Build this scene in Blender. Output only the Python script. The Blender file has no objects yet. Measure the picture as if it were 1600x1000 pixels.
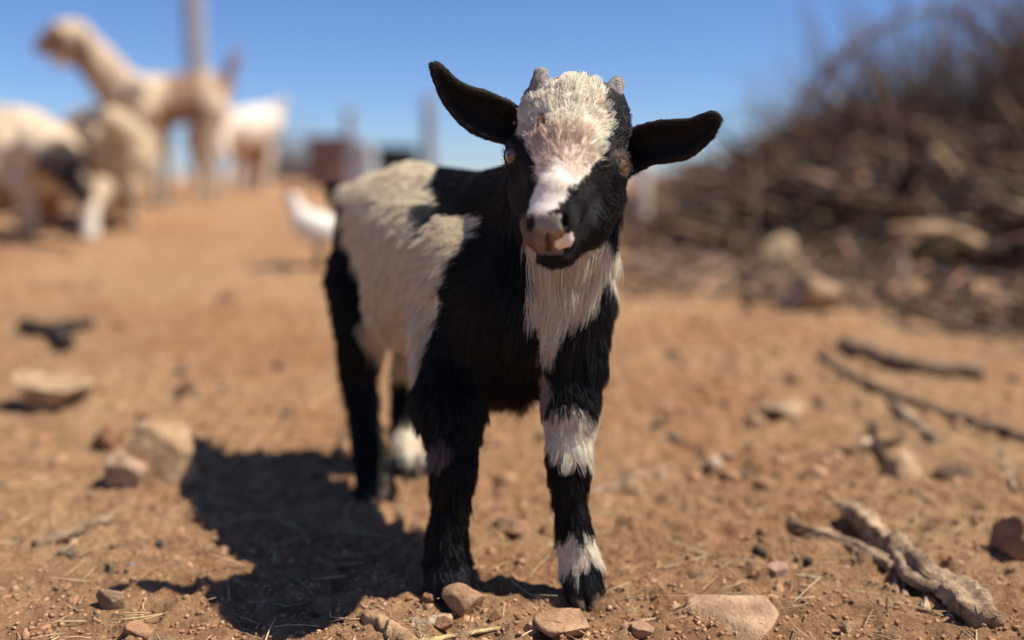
import bpy, bmesh, math
import numpy as np

scene = bpy.context.scene
# ------------------------------------------------------------------ camera
H_CAM, PITCH, FPX = 0.404, math.radians(8.53), 1500.0
cam_d = bpy.data.cameras.new('camera')
cam = bpy.data.objects.new('camera', cam_d)
scene.collection.objects.link(cam)
cam.location = (0, 0, H_CAM)
cam.rotation_euler = (math.radians(90) - PITCH, 0, 0)
cam_d.sensor_width = 36.0
cam_d.lens = 36.0 * FPX / 1600.0
cam_d.clip_start, cam_d.clip_end = 0.02, 3000
cam_d.dof.use_dof = True
cam_d.dof.focus_distance = 0.845
cam_d.dof.aperture_fstop = 1.4
scene.camera = cam
# ------------------------------------------------------------------ light
SUN_TO = np.array([0.53, -0.04, 0.81]); SUN_TO /= np.linalg.norm(SUN_TO)
elev = math.asin(SUN_TO[2]); azim = math.atan2(SUN_TO[0], SUN_TO[1])
world = bpy.data.worlds.new('World'); scene.world = world; world.use_nodes = True
wn = world.node_tree.nodes; wl = world.node_tree.links
sky = wn.new('ShaderNodeTexSky'); sky.sky_type = 'NISHITA'; sky.sun_disc = False
sky.sun_elevation = elev; sky.sun_rotation = azim
sky.altitude = 1500; sky.air_density = 1.0; sky.dust_density = 0.15; sky.ozone_density = 4.0
tintn = wn.new('ShaderNodeMix'); tintn.data_type = 'RGBA'; tintn.blend_type = 'MULTIPLY'; tintn.inputs[0].default_value = 1
tintn.inputs[7].default_value = (0.64, 0.75, 0.99, 1)      # a deep dry-season blue
wl.new(sky.outputs[0], tintn.inputs[6]); wl.new(tintn.outputs[2], wn['Background'].inputs[0]); wn['Background'].inputs[1].default_value = 0.088
sun_d = bpy.data.lights.new('sun', 'SUN'); sun_d.energy = 5.0; sun_d.angle = math.radians(0.53)
sun_d.color = (1.0, 0.94, 0.84)
sun = bpy.data.objects.new('sun', sun_d); scene.collection.objects.link(sun)
sun.rotation_euler = (math.pi / 2 - elev, 0, math.atan2(SUN_TO[0], -SUN_TO[1]))
sun.location = (4, 0, 6)
vs = scene.view_settings
vs.view_transform = 'Standard'; vs.look = 'None'; vs.exposure = 0.5; vs.gamma = 1.0; vs.use_curve_mapping = False
scene.render.engine = 'CYCLES'
scene.cycles.use_denoising = True
scene.cycles.max_bounces = 8
scene.cycles_curves.shape = 'RIBBONS'

# ------------------------------------------------------------------ helpers
rng = np.random.default_rng(11)
COL = scene.collection
SP, CP = math.sin(PITCH), math.cos(PITCH)

def ray(px, py):
    u, v = (px - 800) / FPX, (500 - py) / FPX
    return np.array([u, CP + v * SP, -SP + v * CP])
def P(px, py, Y):
    d = ray(px, py)
    return np.array([0, 0, H_CAM]) + d * (Y / d[1])
def proj(p):
    q = np.asarray(p, float) - np.array([0, 0, H_CAM])
    f = q[..., 1] * CP - q[..., 2] * SP
    up = q[..., 1] * SP + q[..., 2] * CP
    return 800 + FPX * q[..., 0] / f, 500 - FPX * up / f

def _hash(ix, iy, iz, seed):
    h = (ix.astype(np.int64) * 374761393 + iy.astype(np.int64) * 668265263 + iz.astype(np.int64) * 2147483647 + seed * 974711) & 0xFFFFFFFF
    h = ((h ^ (h >> 13)) * 1274126177) & 0xFFFFFFFF
    h = ((h ^ (h >> 16)) * 2246822519) & 0xFFFFFFFF
    return ((h ^ (h >> 15)) & 0xFFFFFF) / float(0xFFFFFF)
def vnoise(p, freq, seed=0):
    """smooth value noise in -1..1 for an (N,3) array"""
    q = np.asarray(p, float) * freq
    i = np.floor(q).astype(np.int64); f = q - i; f = f * f * (3 - 2 * f)
    r = 0
    for a in (0, 1):
        wx = f[:, 0] if a else 1 - f[:, 0]
        for b in (0, 1):
            wy = f[:, 1] if b else 1 - f[:, 1]
            for c in (0, 1):
                wz = f[:, 2] if c else 1 - f[:, 2]
                r = r + wx * wy * wz * _hash(i[:, 0] + a, i[:, 1] + b, i[:, 2] + c, seed)
    return r * 2 - 1

def terrain(x, y):
    """height of the ground: flat by the kid, rising gently towards the flock"""
    x = np.atleast_1d(np.asarray(x, float)); y = np.atleast_1d(np.asarray(y, float))
    s = np.maximum(y - 1.25, 0); t = s * s / (s + 0.5)
    z = 0.385 * (1 - np.exp(-t / 3.3))
    q = np.stack([x, y, np.zeros_like(x)], 1)
    far = np.clip((np.hypot(x, y - 1.0) - 0.25) / 1.5, 0, 1)
    fade = np.clip(1.6 - y / 10.0, 0, 1)
    z = z + (0.014 * vnoise(q, 1.7, 3) + 0.008 * vnoise(q, 4.1, 4)) * far * fade
    z = z + 0.0035 * vnoise(q, 13.0, 5) * np.clip(fade, 0, 1)
    return z
def fine(x, y):
    q = np.stack([x, y, np.zeros_like(x)], 1)
    n1 = vnoise(q, 34.0, 6); n2 = vnoise(q, 70.0, 7); n3 = vnoise(q, 150., 8)
    near = np.clip(2.2 - y / 2.5, 0.25, 1)
    return near * (0.0062 * (1 - 2 * np.abs(n1)) + 0.0042 * n2 + 0.0030 * n3)
def gh(x, y): return float(terrain(x, y)[0])
def G(px, py):
    """pixel -> point where its ray meets the ground"""
    d = ray(px, py); c = np.array([0, 0, H_CAM])
    t = np.geomspace(.3, 60, 160)
    for _ in range(3):
        q = c + d[None] * t[:, None]
        below = np.nonzero(q[:, 2] < terrain(q[:, 0], q[:, 1]))[0]
        k = max(1, int(below[0])) if len(below) else len(t) - 1
        t = np.linspace(t[k - 1], t[k], 24)
    return c + d * t[12]
def mpp(Y): return Y * 1.01 / FPX       # metres per pixel at distance Y

def tag(o, label=None, cat=None, group=None, kind=None):
    if label: o['label'] = label
    if cat: o['category'] = cat
    if group: o['group'] = group
    if kind: o['kind'] = kind
    return o
def empty(name, loc, *a, **k):
    o = bpy.data.objects.new(name, None); o.location = loc; o.empty_display_size = 0.05
    COL.objects.link(o); return tag(o, *a, **k)
def mesh_obj(name, verts, faces, mat, parent=None, origin=None, smooth=True, colors=None):
    verts = np.asarray(verts, float)
    if origin is None: origin = parent['_o'] if parent is not None and '_o' in parent else (0, 0, 0)
    origin = np.array(origin, float)
    me = bpy.data.meshes.new(name)
    if isinstance(faces, np.ndarray):
        n = faces.shape[1]
        v = (verts - origin).astype(np.float32)
        me.vertices.add(len(v)); me.vertices.foreach_set('co', v.ravel())
        me.loops.add(faces.size); me.loops.foreach_set('vertex_index', faces.astype(np.int32).ravel())
        me.polygons.add(len(faces)); me.polygons.foreach_set('loop_start', np.arange(0, faces.size, n, dtype=np.int32))
        me.update(calc_edges=True); me.validate()
    else:
        me.from_pydata([tuple(q) for q in (verts - origin)], [], [tuple(map(int, f)) for f in faces]); me.update()
    if smooth: me.polygons.foreach_set('use_smooth', np.ones(len(me.polygons), bool))
    if colors is not None:
        at = me.color_attributes.new('tint', 'FLOAT_COLOR', 'POINT')
        c4 = np.ones((len(verts), 4), np.float32); c4[:, :3] = colors
        at.data.foreach_set('color', c4.ravel())
    me.materials.append(mat)
    o = bpy.data.objects.new(name, me); COL.objects.link(o)
    if parent is not None:
        o.parent = parent
        po = np.array(parent['_o']) if '_o' in parent else np.zeros(3)
        o.location = tuple(origin - po)
    else:
        o.location = tuple(origin)
    return o
def root(name, loc, *a, **k):
    o = empty(name, tuple(loc), *a, **k); o['_o'] = [float(q) for q in loc]; return o

# ------------------------------------------------------------------ materials
def new_mat(name):
    m = bpy.data.materials.new(name); m.use_nodes = True
    return m, m.node_tree.nodes, m.node_tree.links, m.node_tree.nodes['Principled BSDF']
def noisy(name, c1, c2, scale=20, rough=0.9, bump=0.3, bscale=60, bdist=0.01, attr=None, spec=0.2, detail=6, stretch=None):
    """two-tone procedural surface with fine relief, optionally tinted by an attribute"""
    m, n, l, b = new_mat(name)
    tc = n.new('ShaderNodeTexCoord'); vec = tc.outputs['Object']
    if stretch:
        mp = n.new('ShaderNodeMapping'); mp.inputs['Scale'].default_value = stretch
        l.new(vec, mp.inputs[0]); vec = mp.outputs[0]
    t = n.new('ShaderNodeTexNoise'); t.inputs['Scale'].default_value = scale; t.inputs['Detail'].default_value = detail
    l.new(vec, t.inputs['Vector'])
    r = n.new('ShaderNodeValToRGB'); r.color_ramp.elements[0].position = 0.32; r.color_ramp.elements[1].position = 0.68
    r.color_ramp.elements[0].color = (*c1, 1); r.color_ramp.elements[1].color = (*c2, 1)
    l.new(t.outputs['Fac'], r.inputs[0]); out = r.outputs[0]
    if attr:
        a = n.new('ShaderNodeAttribute'); a.attribute_name = attr
        mx = n.new('ShaderNodeMix'); mx.data_type = 'RGBA'; mx.blend_type = 'MULTIPLY'; mx.inputs[0].default_value = 1
        l.new(a.outputs['Color'], mx.inputs[6]); l.new(out, mx.inputs[7]); out = mx.outputs[2]
    l.new(out, b.inputs['Base Color'])
    b.inputs['Roughness'].default_value = rough; b.inputs['Specular IOR Level'].default_value = spec
    if bump:
        t2 = n.new('ShaderNodeTexNoise'); t2.inputs['Scale'].default_value = bscale; t2.inputs['Detail'].default_value = 8
        t2.inputs['Roughness'].default_value = 0.65
        l.new(vec, t2.inputs['Vector'])
        bp = n.new('ShaderNodeBump'); bp.inputs['Strength'].default_value = bump; bp.inputs['Distance'].default_value = bdist
        l.new(t2.outputs['Fac'], bp.inputs['Height']); l.new(bp.outputs[0], b.inputs['Normal'])
    return m

def ground_material():
    m, n, l, b = new_mat('red_earth')
    tc = n.new('ShaderNodeTexCoord')
    def noise(s, d=6, r=0.6):
        t = n.new('ShaderNodeTexNoise'); t.inputs['Scale'].default_value = s; t.inputs['Detail'].default_value = d
        t.inputs['Roughness'].default_value = r; l.new(tc.outputs['Object'], t.inputs['Vector']); return t
    def ramp(src, p0, c0, p1, c1):
        r = n.new('ShaderNodeValToRGB'); e = r.color_ramp.elements
        e[0].position, e[1].position = p0, p1; e[0].color = (*c0, 1); e[1].color = (*c1, 1)
        l.new(src, r.inputs[0]); return r
    def mix(f, a, c, mode='MIX'):
        x = n.new('ShaderNodeMix'); x.data_type = 'RGBA'; x.blend_type = mode
        if isinstance(f, float): x.inputs[0].default_value = f
        else: l.new(f, x.inputs[0])
        l.new(a, x.inputs[6]); l.new(c, x.inputs[7]); return x.outputs[2]
    r1 = ramp(noise(2.3).outputs['Fac'], 0.35, (0.455, 0.245, 0.125), 0.65, (0.575, 0.375, 0.208))
    r2 = ramp(noise(38, 8, 0.7).outputs['Fac'], 0.36, (0.62, 0.56, 0.52), 0.64, (1.12, 1.10, 1.06))
    c = mix(1.0, r1.outputs[0], r2.outputs[0], 'MULTIPLY')
    # crumbs of dung and dry litter
    v = n.new('ShaderNodeTexVoronoi'); v.inputs['Scale'].default_value = 55; l.new(tc.outputs['Object'], v.inputs['Vector'])
    rv = ramp(v.outputs['Color'], 0.90, (0, 0, 0), 0.93, (1, 1, 1))
    rd = ramp(v.outputs['Distance'], 0.28, (1, 1, 1), 0.36, (0, 0, 0))
    mk = mix(1.0, rv.outputs[0], rd.outputs[0], 'MULTIPLY')
    dk = n.new('ShaderNodeRGB'); dk.outputs[0].default_value = (0.11, 0.075, 0.05, 1)
    c = mix(mk, c, dk.outputs[0])
    grit = ramp(noise(260, 6, 0.7).outputs['Fac'], 0.34, (0.66, 0.60, 0.56), 0.58, (1.22, 1.22, 1.22))
    c = mix(1.0, c, grit.outputs[0], 'MULTIPLY')
    big = ramp(noise(5.5, 5, 0.65).outputs['Fac'], 0.56, (1, 1, 1), 0.74, (0.68, 0.63, 0.60))
    c = mix(1.0, c, big.outputs[0], 'MULTIPLY')
    l.new(c, b.inputs['Base Color']); b.inputs['Roughness'].default_value = 0.95
    b.inputs['Specular IOR Level'].default_value = 0.12
    nb = noise(170, 10, 0.80)
    bp = n.new('ShaderNodeBump'); bp.inputs['Strength'].default_value = 1.0; bp.inputs['Distance'].default_value = 0.009
    l.new(nb.outputs['Fac'], bp.inputs['Height']); l.new(bp.outputs[0], b.inputs['Normal'])
    return m
M_GROUND = ground_material()
M_CLOD = noisy('clod', (0.75, 0.72, 0.7), (1.15, 1.12, 1.1), 160, 0.95, 0.5, 420, 0.002, attr='tint', spec=0.1)
M_ROCK = noisy('rock', (0.62, 0.54, 0.48), (1.16, 1.14, 1.10), 34, 0.92, 0.9, 110, 0.009, attr='tint', spec=0.15, detail=9)
M_WOOD = noisy('dead_wood', (0.42, 0.36, 0.32), (1.30, 1.26, 1.2), 45, 0.88, 1.0, 130, 0.006, attr='tint', spec=0.2, detail=9)
M_TWIG = noisy('brushwood', (0.6, 0.56, 0.52), (1.25, 1.2, 1.15), 9, 0.9, 0.0, attr='tint', spec=0.15)
M_STRAW = noisy('straw', (0.8, 0.75, 0.7), (1.15, 1.1, 1.05), 50, 0.6, 0.0, attr='tint', spec=0.35)
M_COAT = noisy('coat', (0.8, 0.77, 0.74), (1.15, 1.13, 1.1), 22, 0.95, 0.5, 60, 0.01, attr='tint', spec=0.08)
M_SKIN = noisy('fur_skin', (0.85, 0.83, 0.82), (1.1, 1.08, 1.06), 90, 0.8, 0.35, 500, 0.0015, attr='tint', spec=0.2)
M_HORN = noisy('horn_bud', (0.17, 0.145, 0.12), (0.52, 0.475, 0.42), 230, 0.8, 1.0, 420, 0.004, spec=0.25)
M_HOOF = noisy('hoof_horn', (0.02, 0.017, 0.015), (0.13, 0.085, 0.055), 90, 0.8, 0.6, 220, 0.002, spec=0.2)
M_METAL = noisy('weathered_steel', (0.24, 0.25, 0.27), (0.36, 0.37, 0.39), 3, 0.6, 0.1, 20, 0.005, spec=0.4)
M_RUST = noisy('rusty_sheet', (0.17, 0.10, 0.085), (0.27, 0.18, 0.155), 7, 0.8, 0.2, 30, 0.004)
M_GREYSHEET = noisy('grey_sheet', (0.33, 0.34, 0.36), (0.45, 0.46, 0.48), 6, 0.6, 0.1, 30, 0.004)
M_RUBBER = noisy('black_rubber', (0.012, 0.012, 0.014), (0.03, 0.03, 0.034), 9, 0.7, 0.2, 30, 0.004)
M_PALEPOST = noisy('lime_washed_wood', (0.58, 0.50, 0.42), (0.74, 0.67, 0.58), 9, 0.9, 0.3, 40, 0.004)
def eye_mat(name, col, rough):
    m, n, l, b = new_mat(name)
    t = n.new('ShaderNodeTexNoise'); t.inputs['Scale'].default_value = 400
    r = n.new('ShaderNodeValToRGB'); r.color_ramp.elements[0].color = (*[c * 0.6 for c in col], 1); r.color_ramp.elements[1].color = (*col, 1)
    tc = n.new('ShaderNodeTexCoord'); l.new(tc.outputs['Object'], t.inputs['Vector']); l.new(t.outputs['Fac'], r.inputs[0])
    l.new(r.outputs[0], b.inputs['Base Color']); b.inputs['Roughness'].default_value = rough
    b.inputs['Coat Weight'].default_value = 1.0; b.inputs['Coat Roughness'].default_value = 0.03
    return m
M_EYE = eye_mat('amber_iris', (0.15, 0.07, 0.022), 0.25)
M_PUPIL = eye_mat('pupil', (0.006, 0.005, 0.005), 0.1)

def fur_material():
    m, n, l, b = new_mat('fur_strands')
    a = n.new('ShaderNodeAttribute'); a.attribute_name = 'fur_color'
    hi = n.new('ShaderNodeHairInfo')
    r = n.new('ShaderNodeMapRange'); r.inputs[3].default_value = 0.78; r.inputs[4].default_value = 1.12
    l.new(hi.outputs['Random'], r.inputs[0])
    mx = n.new('ShaderNodeMix'); mx.data_type = 'RGBA'; mx.blend_type = 'MULTIPLY'; mx.inputs[0].default_value = 1
    l.new(a.outputs['Color'], mx.inputs[6]); l.new(r.outputs[0], mx.inputs[7])
    l.new(mx.outputs[2], b.inputs['Base Color'])
    b.inputs['Roughness'].default_value = 0.45; b.inputs['Specular IOR Level'].default_value = 0.42
    tr = n.new('ShaderNodeBsdfTranslucent'); l.new(mx.outputs[2], tr.inputs['Color'])
    ms = n.new('ShaderNodeMixShader'); ms.inputs[0].default_value = 0.42
    l.new(b.outputs[0], ms.inputs[1]); l.new(tr.outputs[0], ms.inputs[2])
    l.new(ms.outputs[0], n['Material Output'].inputs['Surface'])
    return m
M_FUR = fur_material()

# ------------------------------------------------------------------ ground sheet
def spread(a, b, h, lo, hi, g):
    core = list(np.arange(a, b, h)); x, s = core[-1], h
    while x < hi: s *= g; x += s; core.append(x)
    x, s = core[0], h; pre = []
    while x > lo: s *= g; x -= s; pre.append(x)
    return np.array(pre[::-1] + core)
gx = spread(-0.66, 0.66, 0.0031, -700, 700, 1.11)
gy = spread(0.62, 1.32, 0.0031, -40, 900, 1.032)
GX, GY = np.meshgrid(gx, gy); fx, fy = GX.ravel(), GY.ravel()
gz = terrain(fx, fy) + fine(fx, fy)
ny, nx = GX.shape
ii = (np.arange(ny - 1)[:, None] * nx + np.arange(nx - 1)[None]).ravel()
ground = mesh_obj('ground', np.stack([fx, fy, gz], 1), np.stack([ii, ii + 1, ii + nx + 1, ii + nx], 1), M_GROUND)
tag(ground, 'bare red brown earth of the animal yard', 'ground', kind='structure')

# ------------------------------------------------------------------ implicit surfaces
class Field:
    def __init__(s, lo, hi, h):
        s.lo = np.array(lo, float); s.h = h
        s.n = np.ceil((np.array(hi) - s.lo) / h).astype(int) + 1
        s.F = np.full(tuple(s.n), 1e3, np.float32)
        s.ax = [(s.lo[i] + np.arange(s.n[i]) * h).astype(np.float32) for i in range(3)]
    def _box(s, lo, hi):
        a = np.clip(np.floor((lo - s.lo) / s.h).astype(int), 0, s.n)
        b = np.clip(np.ceil((hi - s.lo) / s.h).astype(int) + 1, 0, s.n)
        sl = tuple(slice(a[i], b[i]) for i in range(3))
        g = [s.ax[0][sl[0]][:, None, None], s.ax[1][sl[1]][None, :, None], s.ax[2][sl[2]][None, None, :]]
        return sl, g
    def _join(s, sl, d, k):
        a = s.F[sl]
        if k <= 0: s.F[sl] = np.minimum(a, d); return
        t = np.clip(0.5 + 0.5 * (a - d) / k, 0, 1)
        s.F[sl] = np.where(a > 100, d, a * (1 - t) + d * t - k * t * (1 - t))
    def cone(s, p, q, r0, r1, k=0.01):
        p, q = np.array(p, float), np.array(q, float); R = max(r0, r1) + k + 3 * s.h
        sl, g = s._box(np.minimum(p, q) - R, np.maximum(p, q) + R)
        v = q - p; L2 = max(float(v @ v), 1e-12)
        d = [g[i] - np.float32(p[i]) for i in range(3)]
        t = np.clip((d[0] * v[0] + d[1] * v[1] + d[2] * v[2]) / L2, 0, 1)
        D = np.sqrt((d[0] - t * v[0]) ** 2 + (d[1] - t * v[1]) ** 2 + (d[2] - t * v[2]) ** 2) - (r0 + (r1 - r0) * t)
        s._join(sl, D.astype(np.float32), k)
    def ell(s, c, rad, R=None, k=0.01, cut=False):
        c = np.array(c, float); rad = np.array(rad, float); R = np.eye(3) if R is None else R   # rows of R are the axes
        m = rad.max() + k + 3 * s.h
        sl, g = s._box(c - m, c + m)
        d = [g[i] - np.float32(c[i]) for i in range(3)]
        e = [(d[0] * R[j, 0] + d[1] * R[j, 1] + d[2] * R[j, 2]) for j in range(3)]
        k0 = np.sqrt(sum((e[j] / rad[j]) ** 2 for j in range(3)))
        k1 = np.sqrt(sum((e[j] / rad[j] ** 2) ** 2 for j in range(3))) + 1e-9
        D = (k0 * (k0 - 1) / k1).astype(np.float32)
        if not cut: s._join(sl, D, k); return
        a = s.F[sl]; b = -D; t = np.clip(0.5 - 0.5 * (a - b) / k, 0, 1)
        s.F[sl] = np.where(a > 100, a, a * (1 - t) + b * t + k * t * (1 - t))
    def chain(s, pts, k=0.01):
        P0 = np.array([p for p, r in pts]); R = max(r for p, r in pts) + k + 3 * s.h
        sl, g = s._box(P0.min(0) - R, P0.max(0) + R); best = None
        for (p, r0), (q, r1) in zip(pts[:-1], pts[1:]):
            v = np.array(q) - p; L2 = max(float(v @ v), 1e-12)
            d = [g[i] - np.float32(p[i]) for i in range(3)]
            t = np.clip((d[0] * v[0] + d[1] * v[1] + d[2] * v[2]) / L2, 0, 1)
            D = np.sqrt((d[0] - t * v[0]) ** 2 + (d[1] - t * v[1]) ** 2 + (d[2] - t * v[2]) ** 2) - (r0 + (r1 - r0) * t)
            best = D if best is None else np.minimum(best, D)
        s._join(sl, best.astype(np.float32), k)
    def mesh(s, smooth=2):
        F = s.F; I = F < 0
        c = np.zeros(tuple(s.n - 1), np.uint8); offs = [(a, b, d) for a in (0, 1) for b in (0, 1) for d in (0, 1)]
        def sh(A, o): return A[o[0]:A.shape[0] - 1 + o[0], o[1]:A.shape[1] - 1 + o[1], o[2]:A.shape[2] - 1 + o[2]]
        for o in offs: c += sh(I, o)
        act = np.argwhere((c > 0) & (c < 8))
        idx = np.full(tuple(s.n - 1), -1, np.int32); idx[tuple(act.T)] = np.arange(len(act))
        acc = np.zeros((len(act), 3)); cnt = np.zeros(len(act))
        for o in offs:
            for ax in range(3):
                if o[ax]: continue
                o2 = list(o); o2[ax] = 1
                fa = F[act[:, 0] + o[0], act[:, 1] + o[1], act[:, 2] + o[2]]
                fb = F[act[:, 0] + o2[0], act[:, 1] + o2[1], act[:, 2] + o2[2]]
                x = (fa < 0) != (fb < 0)
                t = np.where(x, fa / np.where(x, fa - fb, 1), 0)
                p = np.tile(np.array(o, float), (len(act), 1)); p[:, ax] += t
                acc[x] += p[x]; cnt[x] += 1
        V = s.lo + (act + acc / cnt[:, None]) * s.h
        quads = []
        for ax in range(3):
            b, d = [(1, 2), (2, 0), (0, 1)][ax]
            lo = [slice(None)] * 3; hi = [slice(None)] * 3; lo[ax] = slice(0, -1); hi[ax] = slice(1, None)
            A, B = I[tuple(lo)], I[tuple(hi)]
            e = np.argwhere(A != B)
            e = e[(e[:, b] > 0) & (e[:, d] > 0) & (e[:, b] < s.n[b] - 1) & (e[:, d] < s.n[d] - 1)]
            fl = A[tuple(e.T)]
            def cell(db, dd):
                q = e.copy(); q[:, b] -= db; q[:, d] -= dd; return idx[tuple(q.T)]
            Q = np.stack([cell(1, 1), cell(0, 1), cell(0, 0), cell(1, 0)], 1)
            Q[~fl] = Q[~fl][:, ::-1]; quads.append(Q)
        Q = np.concatenate(quads); Q = Q[(Q >= 0).all(1)]
        for _ in range(smooth): V = laplace(V, Q, 0.5)
        return V, Q
def laplace(V, Q, f):
    a = np.concatenate([Q[:, i] for i in range(4)] * 2)
    b = np.concatenate([Q[:, (i + 1) % 4] for i in range(4)] + [Q[:, (i - 1) % 4] for i in range(4)])
    n = np.bincount(a, minlength=len(V))[:, None]
    S = np.stack([np.bincount(a, V[b, i], minlength=len(V)) for i in range(3)], 1)
    return V + f * (S / np.maximum(n, 1) - V)
def vnormals(V, Q):
    n = np.cross(V[Q[:, 2]] - V[Q[:, 0]], V[Q[:, 3]] - V[Q[:, 1]])
    N = np.zeros_like(V)
    for i in range(4):
        for j in range(3): N[:, j] += np.bincount(Q[:, i], n[:, j], minlength=len(V))
    return N / (np.linalg.norm(N, axis=1, keepdims=True) + 1e-12)
def inpoly(x, y, poly):
    r = np.zeros(len(x), bool); n = len(poly)
    for i in range(n):
        (x0, y0), (x1, y1) = poly[i], poly[(i + 1) % n]
        if y0 == y1: continue
        r ^= ((y0 > y) != (y1 > y)) & (x < (x1 - x0) * (y - y0) / (y1 - y0) + x0)
    return r
def axes(z, hint=(0, 0, 1)):
    z = np.array(z, float); z /= np.linalg.norm(z); x = np.cross(hint, z); x /= np.linalg.norm(x)
    return np.stack([x, np.cross(z, x), z])

# ------------------------------------------------------------------ the goat kid
def edge_interp(pts, n):
    pts = np.array(pts, float); s = np.r_[0, np.cumsum(np.hypot(*np.diff(pts, axis=0).T))]
    u = np.linspace(0, s[-1], n)
    return np.stack([np.interp(u, s, pts[:, 0]), np.interp(u, s, pts[:, 1])], 1)

def build_kid():
    base = np.array([-0.06, 1.03, gh(-0.06, 1.03)])
    kid = root('goat_kid', base, 'young black and white goat kid with horn buds standing on the bare earth', 'goat')
    f = Field((-0.33, 0.72, -0.01), (0.24, 1.44, 0.56), 0.0024)
    fl = []        # flow seeds: point, direction, fur length, lift
    DOWN = np.array([0, 0, -1.0]); BACK = np.array([-0.45, 0.89, 0.0])
    def ch(pts, k, d=DOWN, L=0.011, lift=0.35):
        pp = [(P(a, b, c), r) for a, b, c, r in pts]
        f.chain(pp, k)
        for (p, r), (q, w) in zip(pp[:-1], pp[1:]):
            for t in np.linspace(0, 1, 4): fl.append((p + (q - p) * t, d, L, lift, r + (w - r) * t))
    body_dir = BACK * 0.75 + DOWN * 0.65
    # trunk
    ch([(603, 342, 1.285, .061), (642, 362, 1.20, .074), (690, 405, 1.10, .079), (748, 425, 1.02, .078), (808, 470, .955, .070)], .03, body_dir, .017, .30)
    ch([(640, 292, 1.215, .026), (715, 303, 1.10, .027), (800, 322, 1.0, .030)], .03, BACK + DOWN * .15, .014, .3)
    ch([(660, 462, 1.13, .068), (720, 480, 1.05, .070)], .03, body_dir, .018, .3)
    ch([(800, 540, .955, .048), (770, 545, 1.0, .05)], .03, DOWN, .030, .45)
    # shoulders and neck
    ch([(722, 470, .985, .045), (712, 560, .955, .039), (703, 628, .925, .030)], .025, DOWN + BACK * .35, .023, .42)
    ch([(880, 480, .935, .043), (889, 560, .915, .035), (891, 632, .90, .025)], .025, DOWN, .016, .35)
    ch([(845, 480, .93, .052), (880, 380, .905, .046), (893, 270, .885, .042)], .03, DOWN + np.array([0, -.25, 0]), .024, .32)
    ch([(800, 330, 1.0, .04), (872, 300, .91, .04)], .03, BACK + DOWN * .5, .016, .3)
    # fore legs
    ch([(703, 628, .925, .030), (709, 720, .90, .0215), (704, 790, .893, .0145), (700, 850, .888, .0170), (700, 888, .884, .0200), (700, 916, .882, .0200)], .012, DOWN, .017, .48)
    ch([(891, 632, .90, .024), (890, 708, .888, .0200), (891, 780, .882, .0132), (899, 845, .88, .0160), (906, 880, .878, .0185), (910, 908, .876, .0175)], .012, DOWN, .015, .45)
    # hind legs
    ch([(590, 370, 1.27, .052), (568, 440, 1.25, .046), (566, 510, 1.235, .034), (560, 592, 1.245, .0205), (573, 680, 1.205, .0155), (582, 735, 1.18, .019), (588, 775, 1.165, .021)], .015, DOWN, .018, .48)
    ch([(650, 420, 1.29, .055), (652, 500, 1.29, .042), (650, 545, 1.29, .030), (636, 606, 1.325, .018), (630, 672, 1.295, .015), (637, 715, 1.27, .0185), (641, 738, 1.262, .020)], .015, DOWN, .018, .48)
    # tail
    ch([(560, 312, 1.335, .020), (541, 306, 1.365, .014), (528, 300, 1.385, .011), (521, 288, 1.395, .005)], .012, DOWN + BACK * .5, .022, .4)
    # head
    nose = P(856, 352, .772)
    HU = np.array([0.15, .55, .82])
    ch([(893, 208, .864, .043), (886, 255, .846, .042)], .02, HU, .009, .35)
    f.ell(P(897, 188, .870), (.048, .042, .035), None, .02)
    ch([(884, 255, .826, .036), (872, 305, .800, .0265), (861, 342, .786, .0200)], .018, HU * .3 + DOWN * 0.2 + np.array([.1, 0, .8]), .006, .25)
    ch([(920, 308, .852, .032), (907, 348, .830, .025), (878, 388, .806, .0125)], .015, DOWN * .5 + np.array([.3, .6, 0]), .008, .25)
    ch([(846, 302, .858, .030), (853, 350, .826, .020), (862, 390, .806, .0115)], .015, DOWN * .5 + np.array([-.3, .6, 0]), .008, .25)
    f.ell(P(855, 350, .790), (.0225, .019, .0180), None, .008)     # nose pad
    f.ell(P(839, 373, .788), (.0105, .012, .0090), None, .006)     # upper lips
    f.ell(P(876, 373, .789), (.0110, .011, .0085), None, .006)
    f.ell(P(865, 402, .799), (.0145, .013, .0075), None, .005)     # chin
    # orbits
    eL, eR = P(808, 244, .842), P(963, 261, .838)
    f.ell(eL + np.array([.006, .006, 0]), (.0175, .0165, .0155), None, .012)
    f.ell(eR + np.array([-.006, .006, 0]), (.0185, .0175, .0155), None, .012)
    # brow tufts where horns grow
    f.cone(P(848, 156, .868), P(843, 146, .868), .014, .010, .01)
    f.cone(P(948, 166, .868), P(955, 156, .868), .014, .010, .01)
    # ears, cupped towards the viewer
    earsL = ([(806, 170), (790, 160), (760, 147), (735, 140), (713, 130), (697, 114), (683, 101), (677, 103)],
             [(800, 226), (784, 219), (760, 213), (740, 204), (718, 187), (697, 160), (682, 125), (677, 106)])
    earsR = ([(988, 205), (1004, 199), (1030, 193), (1058, 191), (1080, 190), (1098, 183), (1112, 178), (1121, 184)],
             [(980, 272), (996, 264), (1018, 252), (1048, 249), (1072, 245), (1092, 230), (1112, 210), (1122, 188)])
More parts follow.
